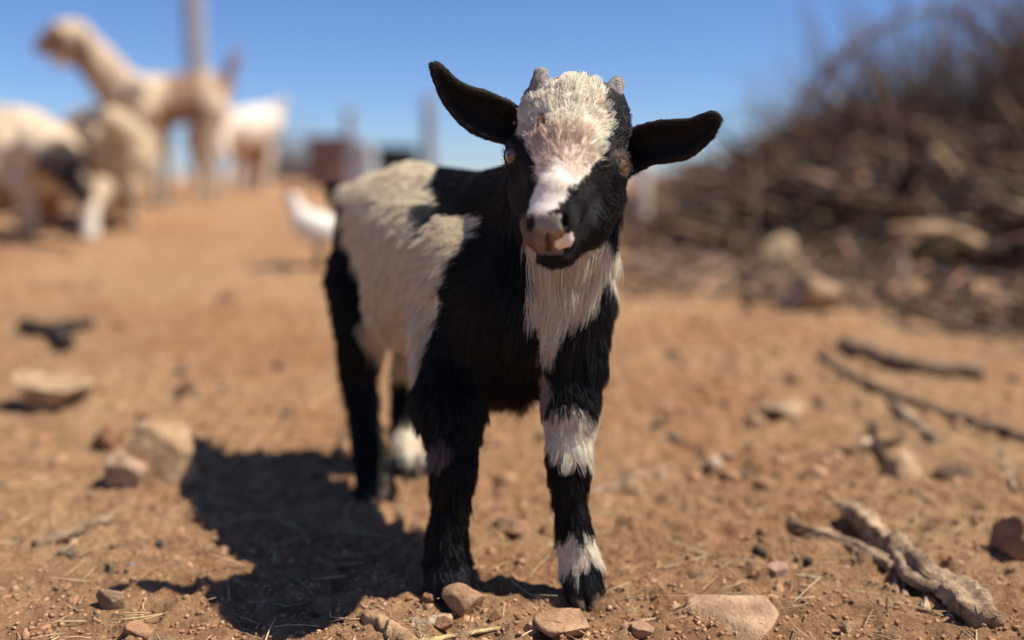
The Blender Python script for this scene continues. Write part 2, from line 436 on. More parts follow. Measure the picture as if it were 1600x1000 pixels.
    for (up, lo), sx, y0, y1 in ((earsL, -1, .880, .865), (earsR, 1, .880, .858)):
        U, Lo = edge_interp(up, 56), edge_interp(lo, 56)
        tipdir = P(*U[-1], y1) - P(*U[0], y0); tipdir /= np.linalg.norm(tipdir)
        for i in range(56):
            s = i / 55.0; wd = np.hypot(*(U[i] - Lo[i])) * .00057
            m = max(2, int(wd / .0020) + 1); vals = np.linspace(0, 1, m)
            for v in vals:
                q = U[i] * (1 - v) + Lo[i] * v
                cup = (1 - (2 * v - 1) ** 2) * wd * .42
                fold = .010 * max(0, .35 - v) * (1 - s)
                Y = y0 + (y1 - y0) * s + cup - fold
                c = P(q[0], q[1], Y)
                f.ell(c, (.0030,) * 3, None, .0022)
                if i % 5 == 0 and abs(v - .5) < .51: fl.append((c, tipdir, .0055, .35, .003))
    # eye openings, nostrils, mouth
    for e, nn in ((eL, (-.80, -.60, .06)), (eR, (.72, -.69, .05))):
        R = axes(nn); f.ell(e + R[2] * .011, (.0092, .0056, .0088), R, .0025, cut=True)
    RN = axes((.05, -1, .3))
    for c, tx in ((P(828, 347, .771), .25), (P(882, 345, .771), -.25)):
        R = axes((0, -1, .2)); f.ell(c, (.0030 if tx > 0 else .0020, .0070 if tx > 0 else .0055, .007), R, .003, cut=True)
    f.ell(P(856, 378, .772), (.0016, .006, .008), None, .003, cut=True)
    for a, b in (((829, 383), (845, 390)), ((845, 390), (866, 392)), ((866, 392), (888, 389)), ((888, 389), (908, 380))):
        for t in np.linspace(0, 1, 5):
            c = P(a[0] + (b[0] - a[0]) * t, a[1] + (b[1] - a[1]) * t, .781 + .004 * abs((a[0] - 862) / 30.0) ** 2)
            f.ell(c, (.004, .0045, .0011), None, .002, cut=True)
    V, Q = f.mesh(2)
    N = vnormals(V, Q)
    # ---- coat colours
    BLK, CRM, TAN = np.array([.0115, .0088, .0072]), np.array([.90, .79, .62]), np.array([.60, .50, .40])
    WHT = np.array([.93, .84, .71]); GREY = np.array([.040, .040, .043])
    def coat(V):
        X, Yp = proj(V); Yd = V[:, 1]
        j = np.clip(.9 / Yd, .6, 1.1)
        X = X + j * (9 * vnoise(V, 55, 21) + 5 * vnoise(V, 160, 22)); Yp = Yp + j * (10 * vnoise(V, 55, 23) + 5 * vnoise(V, 160, 24))
        C = np.tile(BLK, (len(V), 1)) * (1 + .5 * vnoise(V, 30, 25)[:, None])
        def put(poly, c, lo=0, hi=9, cond=None):
            m = inpoly(X, Yp, poly) & (Yd > lo) & (Yd < hi)
            if cond is not None: m &= cond
            C[m] = c
        saddle = [(535, 275), (600, 240), (648, 232), (692, 244), (685, 262), (672, 290), (700, 304), (690, 322), (663, 340), (656, 362), (700, 332), (752, 338), (745, 368), (727, 408), (716, 450), (713, 488), (692, 536), (686, 497), (672, 540), (664, 600), (640, 600), (612, 578), (575, 545), (562, 512), (572, 478), (556, 430), (541, 390), (536, 330)]
        put(saddle, CRM, .93, 1.35)
        put([(655, 370), (652, 345), (664, 318), (695, 318), (690, 330), (672, 345), (662, 372)], np.array([.10, .095, .09]), .93)
        put([(684, 520), (690, 495), (696, 505), (690, 560), (678, 556)], np.array([.10, .06, .05]), .93)
        put([(600, 545), (665, 560), (700, 600), (640, 640), (605, 600)], CRM * .9, 1.03, 1.2, V[:, 2] > .17)
        # throat and chest bib
        put([(818, 360), (822, 440), (828, 480), (843, 505), (852, 548), (868, 530), (888, 490), (925, 455), (948, 425), (967, 375), (966, 352), (900, 380), (860, 380)], WHT, .842)
        put([(832, 560), (842, 575), (848, 596), (862, 604), (850, 632), (828, 640), (838, 610)], np.array([.42, .34, .29]), .8, .97)
        # face
        blaze = [(812, 160), (830, 140), (852, 128), (880, 112), (930, 118), (950, 140), (948, 165), (952, 190), (944, 215), (932, 245), (926, 266), (905, 285), (890, 305), (882, 322), (876, 334), (850, 340), (824, 334), (830, 310), (837, 280), (832, 250), (822, 222), (803, 190), (806, 178)]
        put(blaze, WHT, 0, .905)
        put([(830, 190), (860, 200), (905, 205), (925, 240), (905, 275), (880, 262), (850, 275), (838, 282), (834, 250), (826, 220)], np.array([.78, .64, .51]), 0, .9)
        put([(835, 186), (848, 181), (858, 190), (852, 202), (838, 199)], np.array([.34, .22, .13]), 0, .9)
        put([(955, 238), (975, 235), (985, 250), (975, 258), (955, 252)], np.array([.10, .07, .05]), 0, .9)
        put([(893, 300), (930, 285), (945, 315), (930, 345), (900, 362), (892, 340)], GREY * .7, 0, .86)  # sunlit sheen on the black cheek, painted as a grey patch
        # muzzle: bare nose between the nostrils, short brownish hair on the lips, one white lip, shade painted on the left side
        X1, Y1 = X, Yp; X, Yp = proj(V); X = X + 1.5 * vnoise(V, 120, 26); Yp = Yp + 1.5 * vnoise(V, 120, 27)
        muzzle = (Yd < .82) & (Yp > 334) & (Yp < 398) & (X < 906)
        fr = np.clip((Yp - 334) / 26, 0, 1)[:, None]
        C[muzzle & (X < 880)] = ((1 - fr) * np.array([.44, .38, .31]) + fr * np.array([.20, .145, .11]))[muzzle & (X < 880)]
        C[muzzle & (X < 836)] = (.15, .098, .078)  # shadowed left side of the muzzle, painted darker into the coat
        put([(838, 338), (858, 343), (880, 338), (884, 350), (872, 364), (858, 368), (846, 363), (837, 350)], np.array([.27, .242, .20]), 0, .81)
        put([(853, 362), (861, 362), (860, 392), (854, 392)], np.array([.06, .042, .035]), 0, .81)
        put([(868, 378), (880, 370), (893, 362), (898, 373), (893, 385), (876, 389), (868, 387)], WHT * .95, 0, .82)
        put([(866, 362), (884, 356), (884, 364), (874, 371), (866, 372)], np.array([.30, .2, .1]), 0, .81)
        X, Yp = X1, Y1
        for c in (P(828, 347, .773), P(882, 345, .773)):
            d = np.linalg.norm((V - c) / np.array([.0034, .010, .0078]), axis=1); C[d < 1] = (.02, .012, .010)
        # rims of the eyes
        for e in (eL, eR):
            d = np.linalg.norm((V - e) / np.array([.0135, .0135, .0115]), axis=1); C[d < 1] = (.055, .034, .026)
        # ears: brown black inside
        inside = (Yd < .91) & ((X < 790) | (X > 1000)) & (Yp < 275) & (V[:, 2] > .38) & (Yd > .8)
        C[inside] = np.array([.017, .012, .010]) * (1 + .4 * vnoise(V[inside], 60, 29)[:, None])
        # leg bands
        put([(840, 640), (940, 636), (938, 700), (928, 730), (905, 722), (880, 716), (850, 700)], WHT, .8, .96)
        put([(855, 838), (940, 836), (936, 884), (915, 884), (890, 892), (858, 880)], WHT, .8, .96)
        put([(650, 684), (690, 678), (704, 700), (698, 722), (660, 726)], np.array([.25, .17, .15]), .8, .97, V[:, 0] < -.05)
        put([(664, 905), (690, 880), (730, 868), (745, 940), (664, 940)], GREY * 1.3, .8, .95)
        put([(880, 895), (925, 888), (945, 940), (885, 940)], GREY, .8, .95)
        put([(612, 662), (662, 655), (662, 712), (640, 716), (618, 704)], WHT, 1.22, 1.4)
        put([(596, 712), (622, 720), (622, 744), (600, 740)], np.array([.22, .17, .16]), 1.22, 1.4)
        return C
    C = coat(V)
    body = mesh_obj('body', V, Q, M_SKIN, kid, colors=C)
    body['label'] = 'black body with cream saddle, white blaze, white bib and banded legs'
    # ---- fur strands
    tri = np.concatenate([Q[:, [0, 1, 2]], Q[:, [0, 2, 3]]])
    ar = np.linalg.norm(np.cross(V[tri[:, 1]] - V[tri[:, 0]], V[tri[:, 2]] - V[tri[:, 0]]), axis=1)
    cen = V[tri].mean(1)
    dens = np.where((cen[:, 2] > .36) & (cen[:, 1] < .90), 1.7, 1.0) * np.where(cen[:, 1] > 1.18, .65, 1)
    w = ar * dens
    NS = 230000
    pick = rng.choice(len(tri), NS, p=w / w.sum())
    a, b = rng.random(NS), rng.random(NS); fl2 = a + b > 1; a[fl2], b[fl2] = 1 - a[fl2], 1 - b[fl2]
    T = tri[pick]; wts = np.stack([1 - a - b, a, b], 1)[:, :, None]
    R0 = (V[T] * wts).sum(1); NN = (N[T] * wts).sum(1); NN /= np.linalg.norm(NN, axis=1, keepdims=True)
    SPt = np.array([q[0] for q in fl]); SD = np.array([q[1] / np.linalg.norm(q[1]) for q in fl]); SL = np.array([q[2] for q in fl]); SF = np.array([q[3] for q in fl]); SR = np.array([q[4] for q in fl])
    D = np.zeros_like(R0); L = np.zeros(NS); LF = np.zeros(NS)
    for i0 in range(0, NS, 20000):
        s = slice(i0, i0 + 20000)
        d = np.abs(np.linalg.norm(R0[s][:, None] - SPt[None], axis=2) - SR[None])
        ww = 1 / (d + .004) ** 4; ww /= ww.sum(1, keepdims=True)
        D[s] = ww @ SD; L[s] = ww @ SL; LF[s] = ww @ SF
    # hair on the forehead sweeps outward from a whorl between the eyes
    X0, Y0 = proj(R0)
    headm = (R0[:, 1] < np.where(Y0 < 335, .90, .842)) & (R0[:, 2] > .335) & (X0 > 790) & (X0 < 1000) & (Y0 < 415)
    whorl = P(878, 275, .80); o = R0 - whorl
    upf = np.clip((R0[:, 2] - .37) / .03, -1, 1)
    out = o / (np.linalg.norm(o, axis=1, keepdims=True) + 1e-6)
    D[headm] = out[headm] * 1.0 + np.array([0, .2, 0])
    # bib hangs long
    bib = (X0 > 800) & (X0 < 970) & (Y0 > 370) & (Y0 < 560) & (R0[:, 1] > .845) & (R0[:, 1] < .95)
    L[bib] *= 1.25
    forehead = headm & (Y0 < 262) & (X0 > 815) & (X0 < 950)
    fk = np.clip((275 - Y0) / 60, 0, 1); L = np.where(headm & (X0 > 815) & (X0 < 950) & (Y0 < 275), .006 + .0065 * fk, L); LF[forehead] = .38
    for hp in (P(842, 130, .855), P(956, 142, .858)): L = np.where(np.linalg.norm(R0 - hp, axis=1) < .020, np.minimum(L, .005), L)
    bridge = headm & (Y0 > 275) & (Y0 < 338) & (X0 < 910); L[bridge] = .0052; LF[bridge] = .3
    muz = headm & (R0[:, 1] < .79) & (Y0 >= 336); L[muz] = .0025; LF[muz] = .2
    jit = np.stack([vnoise(R0, 45, 31), vnoise(R0, 45, 32), vnoise(R0, 45, 33)], 1)
    D = D / (np.linalg.norm(D, axis=1, keepdims=True) + 1e-9) + .38 * jit + .16 * rng.normal(size=D.shape)
    D -= NN * (D * NN).sum(1, keepdims=True); D /= np.linalg.norm(D, axis=1, keepdims=True) + 1e-9
    L *= (.65 + .6 * rng.random(NS)) * (1 + .25 * vnoise(R0, 60, 34)); LF *= (.5 + rng.random(NS))
    keep = np.ones(NS, bool)
    for e in (eL, eR): keep &= np.linalg.norm(R0 - e, axis=1) > .0115
    pad = (R0[:, 1] < .792) & (X0 > 838) & (X0 < 880) & (Y0 > 340) & (Y0 < 375); keep &= ~pad
    for c in (P(828, 347, .773), P(882, 345, .773)): keep &= np.linalg.norm(R0 - c, axis=1) > .008
    keep &= ~((R0[:, 2] < .012) & (R0[:, 1] < 1.0) & (rng.random(NS) < .5))
    R0, NN, D, L, LF = R0[keep], NN[keep], D[keep], L[keep], LF[keep]
    K = 5; s = np.linspace(0, 1, K)[None, :, None]
    # clumping: tips lean towards a shared guide strand
    csz = np.where(L > .009, .0095, .006)[:, None]
    cell = np.floor(R0 / csz + .35 * np.stack([vnoise(R0, 90, 41), vnoise(R0, 90, 42), vnoise(R0, 90, 43)], 1)).astype(np.int64)
    _, inv = np.unique(cell, axis=0, return_inverse=True); inv = inv.ravel()
    tip = R0 + D * L[:, None] + NN * (L * LF * .5)[:, None]
    cnt = np.bincount(inv); mean = np.stack([np.bincount(inv, tip[:, i]) / cnt for i in range(3)], 1)[inv]
    rc = rng.random(len(cnt))[inv]; tuft = (.75 + .55 * rc)
    pull = (mean - tip) * (.72 * np.clip(L / .012, .2, 1))[:, None]
    L = L * np.where(L > .008, tuft, 1); LF = LF * np.where(L > .008, .7 + .7 * rng.random(len(cnt))[inv], 1)
    pts = R0[:, None] - NN[:, None] * .0006 + D[:, None] * L[:, None, None] * s + NN[:, None] * (L * LF)[:, None, None] * (s - .5 * s * s) + pull[:, None] * s ** 2
    pts[..., 2] -= (L[:, None] * .10) * s[..., 0] ** 2
    FC = coat(R0)
    FC *= (1 + .10 * rng.normal(size=(len(FC), 1))).clip(.6, 1.4) * (.88 + .2 * rc)[:, None]
    pale = FC.mean(1) > .3
    FC[pale] *= (1 - np.array([.0, .07, .15]) * rng.random((pale.sum(), 1)))
    dark = ~pale & (rng.random(len(FC)) < .035); FC[dark] = FC[dark] + .05
    hc = bpy.data.hair_curves.new('fur'); n = len(R0)
    hc.add_curves([K] * n)
    org = np.array(kid['_o'])
    hc.attributes['position'].data.foreach_set('vector', (pts - org).astype(np.float32).ravel())
    ra = hc.attributes.get('radius') or hc.attributes.new('radius', 'FLOAT', 'POINT')
    rr = (np.clip(L / .012, .55, 1.2) * .00021)[:, None] * np.array([1, .95, .8, .55, .12])[None]
    ra.data.foreach_set('value', rr.astype(np.float32).ravel())
    ca = hc.attributes.new('fur_color', 'FLOAT_COLOR', 'CURVE')
    c4 = np.ones((n, 4), np.float32); c4[:, :3] = FC.clip(.004, .9); ca.data.foreach_set('color', c4.ravel())
    hc.materials.append(M_FUR)
    ho = bpy.data.objects.new('fur', hc); COL.objects.link(ho); ho.parent = body; ho['kind'] = 'stuff'
    # ---- horn buds
    for bpx, tpx, Yb in (((846, 158), (841, 105), .856), ((947, 166), (966, 119), .860)):
        A, B = P(*bpx, Yb), P(*tpx, Yb + .004); L_ = np.linalg.norm(B - A); ax = (B - A) / L_
        R = axes(ax, (0, 1, 0)); vv, ff = [], []
        prof = [(0, .0125), (.2, .0112), (.4, .0095), (.6, .0083), (.78, .0072), (.9, .0058), (.97, .0038), (1.0, .0001)]
        for t, r in prof:
            for k in range(16):
                an = k / 16 * 2 * math.pi
                rr_ = r * (1 + .07 * math.sin(5 * an + 9 * t) + .05 * math.sin(22 * t))
                vv.append(A + ax * L_ * t + (R[0] * math.cos(an) + R[1] * math.sin(an)) * rr_ + R[0] * .002 * t * t)
        for i in range(len(prof) - 1):
            for k in range(16): ff.append((i * 16 + k, i * 16 + (k + 1) % 16, i * 16 + 16 + (k + 1) % 16, i * 16 + 16 + k))
        mesh_obj('horn_bud', vv, ff, M_HORN, kid)
    # ---- eyes
    for e, nn in ((eL, (-.80, -.60, .06)), (eR, (.72, -.69, .05))):
        R = axes(nn); vv, ff = [], []
        c = e + R[2] * .0010
        def ball(c, rad, R, nu=20, nv=12):
            v, fs = [], []
            for i in range(nv + 1):
                th = math.pi * i / nv
                for k in range(nu):
                    ph = 2 * math.pi * k / nu
                    v.append(c + R[0] * rad[0] * math.sin(th) * math.cos(ph) + R[1] * rad[1] * math.sin(th) * math.sin(ph) + R[2] * rad[2] * math.cos(th))
            for i in range(nv):
                for k in range(nu): fs.append((i * nu + k, i * nu + (k + 1) % nu, (i + 1) * nu + (k + 1) % nu, (i + 1) * nu + k))
            return v, fs
        v, fs = ball(c, (.0100, .0100, .0092), R); eo = mesh_obj('eye', v, fs, M_EYE, kid)
        v, fs = ball(c + R[2] * .0076, (.0040, .0016, .0020), R, 16, 8); po = mesh_obj('pupil', v, fs, M_PUPIL, kid)
        po.parent = eo; po.location = (0, 0, 0)
    # ---- cloven hooves: two claws each
    HS = .80
    for px, py, Y, fw in ((700, 925, .882, (-.05, -1)), (912, 927, .874, (.12, -1)), (590, 785, 1.16, (.1, -1)), (643, 747, 1.257, (.1, -1))):
        x = P(px, py, Y)[0]; z0 = gh(x, Y); fwd = np.array([*fw, 0.0]); fwd /= np.linalg.norm(fwd); side = np.array([-fwd[1], fwd[0], 0])
        f2 = Field((x - .05, Y - .06, z0 - .012), (x + .05, Y + .05, z0 + .06), .0022)
        for sg in (-1, 1):
            c = np.array([x, Y, z0]); u = lambda a, b, d: c + HS * (side * sg * a + fwd * b + np.array([0, 0, d]))
            f2.chain([(u(.0085, -.006, .030), HS * .0105), (u(.0095, .012, .010), HS * .0095), (u(.0075, .024, .004), HS * .0050)], .003)
            f2.ell(u(.0095, -.004, .006), (HS * .009, HS * .011, HS * .010), None, .003)
        hv, hq = f2.mesh(1); mesh_obj('hoof', hv, hq, M_HOOF, kid)
    return kid
kid = build_kid()

# ------------------------------------------------------------------ rest of the flock (far behind, built the same way)
def foot(px, py_hint, Y, r=0.0):
    x = P(px, py_hint, Y)[0]; return np.array([x, Y, gh(x, Y) + r])
def beast(name, label, cat, chains, ells, h, paint, parts=(), k=0.03):
    """chains: lists of (px, py, Y, radius); py None means the point stands on the ground"""
    cs = []
    for c in chains:
        cs.append([((foot(a, 330, Y, r * .6) if b is None else P(a, b, Y)), r) for a, b, Y, r in c])
    pts = np.array([p for c in cs for p, r in c]); R = max(r for c in cs for p, r in c) + .06
    base = np.array([pts[:, 0].mean(), pts[:, 1].mean(), 0]); base[2] = gh(base[0], base[1])
    rt = root(name, base, label, cat)
    f = Field(pts.min(0) - R, pts.max(0) + R, h)
    for c in cs: f.chain(c, k)
    V, Q = f.mesh(2)
    N = vnormals(V, Q)
    wool = paint.get('wool', 0)
    if wool: V = V + N * (wool * (vnoise(V, 22, 51) + .6 * vnoise(V, 45, 52)))[:, None]
    C = np.tile(np.array(paint['base'], float), (len(V), 1)) * (1 + .12 * vnoise(V, 9, 53)[:, None])
    X, Yp = proj(V)
    for c0, c1, (px, py, rx, ry, Y) in paint['spots']:
        # an ellipsoidal patch of coat colour or painted shade about a point of the body
        c = P(px, py, Y); m = mpp(Y)
        d = np.sqrt(((V[:, 0] - c[0]) / (rx * m)) ** 2 + ((V[:, 2] - c[2]) / (ry * m)) ** 2 + ((V[:, 1] - c[1]) / (1.6 * max(rx, ry) * m)) ** 2) + .18 * vnoise(V, 14, 54)
        w = np.clip((1.1 - d) / .25, 0, 1)[:, None]
        C = C * (1 - w) + np.array(c0) * w
    mesh_obj('body', V, Q, M_COAT, rt, colors=C.clip(.005, .9))
    for nm, pc, hh, col in parts:
        pc = [((foot(a, 330, Y, r * .6) if b is None else P(a, b, Y)), r) for a, b, Y, r in pc]
        q = np.array([p for p, r in pc]); rr = max(r for p, r in pc) + .02
        g = Field(q.min(0) - rr, q.max(0) + rr, hh); g.chain(pc, .005)
        v, fq = g.mesh(1); mesh_obj(nm, v, fq, M_COAT, rt, colors=np.tile(np.array(col), (len(v), 1)))
    return rt

beast('goat', 'tall pale tan goat with brown face standing side on behind the sheep', 'goat',
      [[(205, 155, 5.15, .125), (255, 158, 5.3, .135), (318, 150, 5.45, .125)],
       [(325, 140, 5.45, .10), (345, 150, 5.5, .07)],
       [(190, 145, 5.1, .125), (150, 95, 5.02, .10), (118, 62, 4.97, .078)],
       [(118, 56, 4.97, .082), (95, 58, 4.92, .078), (66, 74, 4.86, .044)],
       [(115, 85, 4.95, .055), (90, 96, 4.9, .032)],
       [(228, 185, 5.1, .065), (240, 240, 5.12, .034), (243, 285, 5.12, .023), (244, None, 5.12, .026)],
       [(250, 190, 5.32, .055), (262, 245, 5.32, .03), (262, None, 5.32, .026)],
       [(335, 175, 5.4, .085), (318, 225, 5.36, .045), (338, 262, 5.42, .026), (334, None, 5.38, .026)],
       [(318, 180, 5.6, .08), (300, 225, 5.58, .04), (318, 262, 5.62, .026), (316, None, 5.6, .026)],
       [(352, 140, 5.52, .034), (361, 105, 5.54, .034), (371, 78, 5.55, .016)]],
      (), .014, dict(base=(.55, .43, .30), wool=.004, spots=[
          ((.25, .15, .10), 0, (295, 150, 34, 42, 5.4)), ((.17, .13, .115), 0, (212, 142, 22, 18, 5.1)),
          ((.20, .115, .075), 0, (75, 62, 30, 22, 4.88)), ((.28, .17, .11), 0, (132, 110, 16, 45, 5.0)),
          ((.30, .19, .12), 0, (250, 190, 40, 22, 5.2)), ((.25, .15, .11), 0, (360, 110, 20, 40, 5.52)),
          ((.62, .46, .30), 0, (100, 92, 18, 14, 4.92)), ((.36, .30, .235), 0, (243, 285, 20, 50, 5.12)), ((.36, .30, .235), 0, (332, 290, 20, 40, 5.4))]),
      parts=[('ear', [(128, 55, 4.93, .022), (134, 78, 4.9, .024), (130, 102, 4.88, .012)], .008, (.17, .09, .06))])
beast('sheep', 'cream woolled sheep with lowered dark head grazing at the edge', 'sheep',
      [[(-120, 262, 3.9, .215), (-40, 252, 3.85, .22), (30, 248, 3.8, .20), (65, 252, 3.75, .16)],
       [(65, 235, 3.62, .085), (95, 250, 3.5, .07), (112, 275, 3.44, .058), (130, 305, 3.40, .036)],
       [(40, 290, 3.62, .055), (48, 330, 3.6, .03), (48, None, 3.6, .026)],
       [(75, 285, 3.8, .055), (82, 330, 3.8, .03), (82, None, 3.8, .026)],
       [(-140, 290, 3.75, .06), (-150, 330, 3.75, .03), (-150, None, 3.75, .026)],
       [(-110, 290, 3.95, .06), (-115, 330, 3.95, .03), (-115, None, 3.95, .026)]],
      (), .013, dict(base=(.60, .47, .33), wool=.012, spots=[
          ((.060, .045, .04), 0, (105, 262, 44, 52, 3.46)), ((.045, .035, .03), 0, (128, 300, 22, 20, 3.40)),
          ((.30, .15, .08), 0, (75, 330, 40, 30, 3.75)), ((.40, .29, .2), 0, (-10, 300, 60, 22, 3.7))]),
      parts=[('ear', [(88, 238, 3.44, .02), (66, 250, 3.42, .022), (54, 268, 3.40, .01)], .007, (.07, .05, .045)),
             ('ear', [(112, 245, 3.40, .018), (130, 252, 3.38, .02), (142, 268, 3.37, .01)], .007, (.06, .045, .04))])
beast('sheep', 'tan sheep with dark grey back and one white foreleg beside the grazing sheep', 'sheep',
      [[(186, 246, 3.95, .150), (175, 236, 4.2, .175), (150, 225, 4.5, .17)],
       [(190, 205, 3.85, .07), (178, 190, 3.78, .05)],
       [(160, 295, 3.75, .05), (140, 325, 3.60, .030), (138, None, 3.56, .030)],
       [(205, 290, 3.9, .05), (208, 320, 3.9, .028), (208, None, 3.9, .025)],
       [(140, 290, 4.5, .05), (140, None, 4.5, .027)], [(185, 290, 4.5, .05), (188, None, 4.5, .027)]],
      (), .013, dict(base=(.52, .40, .27), wool=.012, spots=[
          ((.10, .085, .08), 0, (165, 178, 62, 30, 4.2)), ((.72, .64, .56), 0, (138, 355, 14, 40, 3.52)), ((.34, .15, .08), 0, (190, 315, 40, 22, 4.0)), ((.16, .115, .09), 0, (145, 240, 22, 60, 3.95))]))  # red-brown spot: leg colour plus shade painted under the belly
beast('goat', 'white goat standing behind the rump of the tall tan goat', 'goat',
      [[(372, 205, 6.3, .135), (405, 195, 6.45, .13), (420, 190, 6.5, .10)], [(418, 182, 6.5, .06), (436, 165, 6.5, .04), (448, 158, 6.5, .02)],
       [(372, 240, 6.3, .05), (370, None, 6.3, .03)], [(395, 240, 6.5, .05), (397, None, 6.5, .03)],
       [(418, 235, 6.5, .05), (415, None, 6.5, .03)], [(385, 240, 6.6, .05), (384, None, 6.6, .03)],
       [(352, 190, 6.2, .09), (345, 210, 6.1, .06), (348, 240, 6.05, .04)]],
      (), .016, dict(base=(.76, .66, .54), wool=.004, spots=[((.5, .33, .2), 0, (390, 235, 30, 26, 6.45))]))

# ------------------------------------------------------------------ white hen
def build_hen():
    c = G(494, 418); b = np.array([c[0], c[1], gh(c[0], c[1])]); Y = c[1]; m = mpp(Y)
    hen = root('hen', b, 'white hen walking on the earth behind the kid', 'hen')
    f = Field(b + np.array([-.12, -.1, .03]), b + np.array([.13, .1, .28]), .006)
    f.ell(b + np.array([.015, 0, .115]), (.075, .052, .05), axes((.35, 0, 1), (0, 1, 0)), .02)
    f.chain([(b + np.array([-.03, 0, .13]), .035), (b + np.array([-.055, 0, .18]), .022), (b + np.array([-.062, 0, .205]), .021)], .02)
    f.chain([(b + np.array([.06, 0, .11]), .035), (b + np.array([.10, 0, .10]), .018)], .02)
    V, Q = f.mesh(2); mesh_obj('body', V, Q, M_COAT, hen, colors=np.tile([.82, .77, .68], (len(V), 1)))
    for sx in (-.022, .022):
        V, Fc = tubes([[b + np.array([.005, sx, .085]), b + np.array([.012, sx, .045]), b + np.array([.005, sx, .004])]], [[.010, .005, .005]], 6)
        mesh_obj('leg', V, Fc, M_WOOD, hen, colors=np.tile([.20, .13, .07], (len(V), 1)))
    V, Fc = tubes([[b + np.array([-.078, 0, .205]), b + np.array([-.09, 0, .202]), b + np.array([-.102, 0, .196])]], [[.008, .005, .0005]], 6)
    mesh_obj('beak', V, Fc, M_WOOD, hen, colors=np.tile([.45, .28, .08], (len(V), 1)))
    V, Fc = tubes([[b + np.array([-.08, 0, .222]), b + np.array([-.065, 0, .234]), b + np.array([-.045, 0, .222])]], [[.004, .009, .003]], 6)
    mesh_obj('comb', V, Fc, M_COAT, hen, colors=np.tile([.30, .04, .03], (len(V), 1)))

# ------------------------------------------------------------------ tubes for sticks, twigs, straw
def tubes(paths, radii, sides=6):
    """many equally sampled paths -> verts, quads (ends closed by collapsing the last ring)"""
    A = np.array(paths, float); Rr = np.array(radii, float); n, K, _ = A.shape
    T = np.gradient(A, axis=1); T /= np.linalg.norm(T, axis=2, keepdims=True) + 1e-12
    ref = np.where(np.abs(T[:, :1, 2:3]) > .85, np.array([1.0, 0, 0]), np.array([0, 0, 1.0]))
    U = np.cross(np.broadcast_to(ref, T.shape), T); U /= np.linalg.norm(U, axis=2, keepdims=True) + 1e-12
    W = np.cross(T, U); an = np.arange(sides) / sides * 2 * math.pi
    ring = A[:, :, None] + Rr[:, :, None, None] * (U[:, :, None] * np.cos(an)[None, None, :, None] + W[:, :, None] * np.sin(an)[None, None, :, None])
    cap0 = np.repeat(A[:, :1, None], sides, 2) ; cap1 = np.repeat(A[:, -1:, None], sides, 2)
    e = 1e-4
    cap0 = cap0 + (ring[:, :1] - cap0) * .02; cap1 = cap1 + (ring[:, -1:] - cap1) * .02
    ring = np.concatenate([cap0, ring, cap1], 1); K2 = K + 2
    V = ring.reshape(-1, 3)
    k = np.arange(K2 - 1)[:, None] * sides; s = np.arange(sides)[None]
    q = np.stack([k + s, k + (s + 1) % sides, k + sides + (s + 1) % sides, k + sides + s], -1).reshape(-1, 4)
    Q = (q[None] + (np.arange(n) * K2 * sides)[:, None, None]).reshape(-1, 4)
    return V, Q
def smooth_path(pts, n):
    pts = np.array(pts, float); s = np.r_[0, np.cumsum(np.linalg.norm(np.diff(pts, axis=0), axis=1))]
    u = np.linspace(0, s[-1], n); A = np.stack([np.interp(u, s, pts[:, i]) for i in range(3)], 1)
    for _ in range(2): A[1:-1] = .5 * A[1:-1] + .25 * (A[:-2] + A[2:])
    return A
build_hen()

# ------------------------------------------------------------------ posts and gear beyond the yard
def post(name, px, Y, top_py, r, mat, label, cat='post', cap=True, sides=14):
    b = foot(px, 275, Y); t = P(px, top_py, Y); h = t[2] - b[2] + .15
    o = root(name, b, label, cat)
    K = 10; A = np.stack([np.full(K, b[0]), np.full(K, b[1]), b[2] - .15 + np.linspace(0, h, K)], 1)
    V, Q = tubes([A], [r * (1.08 - .16 * np.linspace(0, 1, K))], sides)
    mesh_obj('pole', V, Q, mat, o)
    if cap:
        V, Q = tubes([[t + np.array([-.3, 0, -.12]), t + np.array([0, 0, -.12]), t + np.array([.3, 0, -.12])]], [[.035] * 3], 6)
        mesh_obj('crossarm', V, Q, mat, o)
    else:
        V, Q = tubes([[t + np.array([0, 0, -.02]), t + np.array([0, 0, .0]), t + np.array([0, 0, .015])]], [[r * 1.02, r * 1.0, r * .6]], sides)
        mesh_obj('cap', V, Q, mat, o)
    return o
post('utility_pole', 315, 11.0, -160, .115, M_METAL, 'thick grey steel utility pole rising behind the tall tan goat', 'pole')
post('fence_post', 548, 9.0, 172, .05, M_METAL, 'slim grey steel post standing behind the brown feed bin', cap=False)
post('fence_post', 672, 8.0, 150, .055, M_METAL, 'taller grey steel post beyond the rump of the kid', cap=False)
post('wooden_post', 1003, 3.9, 256, .034, M_PALEPOST, 'short pale limewashed post by the end of the brush pile', cap=False)

def box(name, lo, hi, mat, parent, bev=.006):
    bm = bmesh.new(); bmesh.ops.create_cube(bm, size=1)
    lo, hi = np.array(lo), np.array(hi)
    for v in bm.verts:
        v.co = [(lo[i] + hi[i]) / 2 + v.co[i] * (hi[i] - lo[i]) for i in range(3)]
    bmesh.ops.bevel(bm, geom=bm.edges[:], offset=bev, segments=2, affect='EDGES', profile=.5)
    me = bpy.data.meshes.new(name); bm.to_mesh(me); bm.free(); me.materials.append(mat)
    o = bpy.data.objects.new(name, me); COL.objects.link(o); o.parent = parent; return o
b = foot(520, 290, 7.2)
bin_ = root('feed_bin', b, 'rust brown sheet metal feed bin with grey side panel on the yard edge', 'bin')
box('front_panel', (-.13, -.16, -.02), (.13, -.14, .36), M_RUST, bin_)
box('side_panel', (.13, -.15, -.02), (.30, .16, .34), M_GREYSHEET, bin_)
box('back_panel', (-.13, .14, -.02), (.13, .16, .36), M_RUST, bin_)
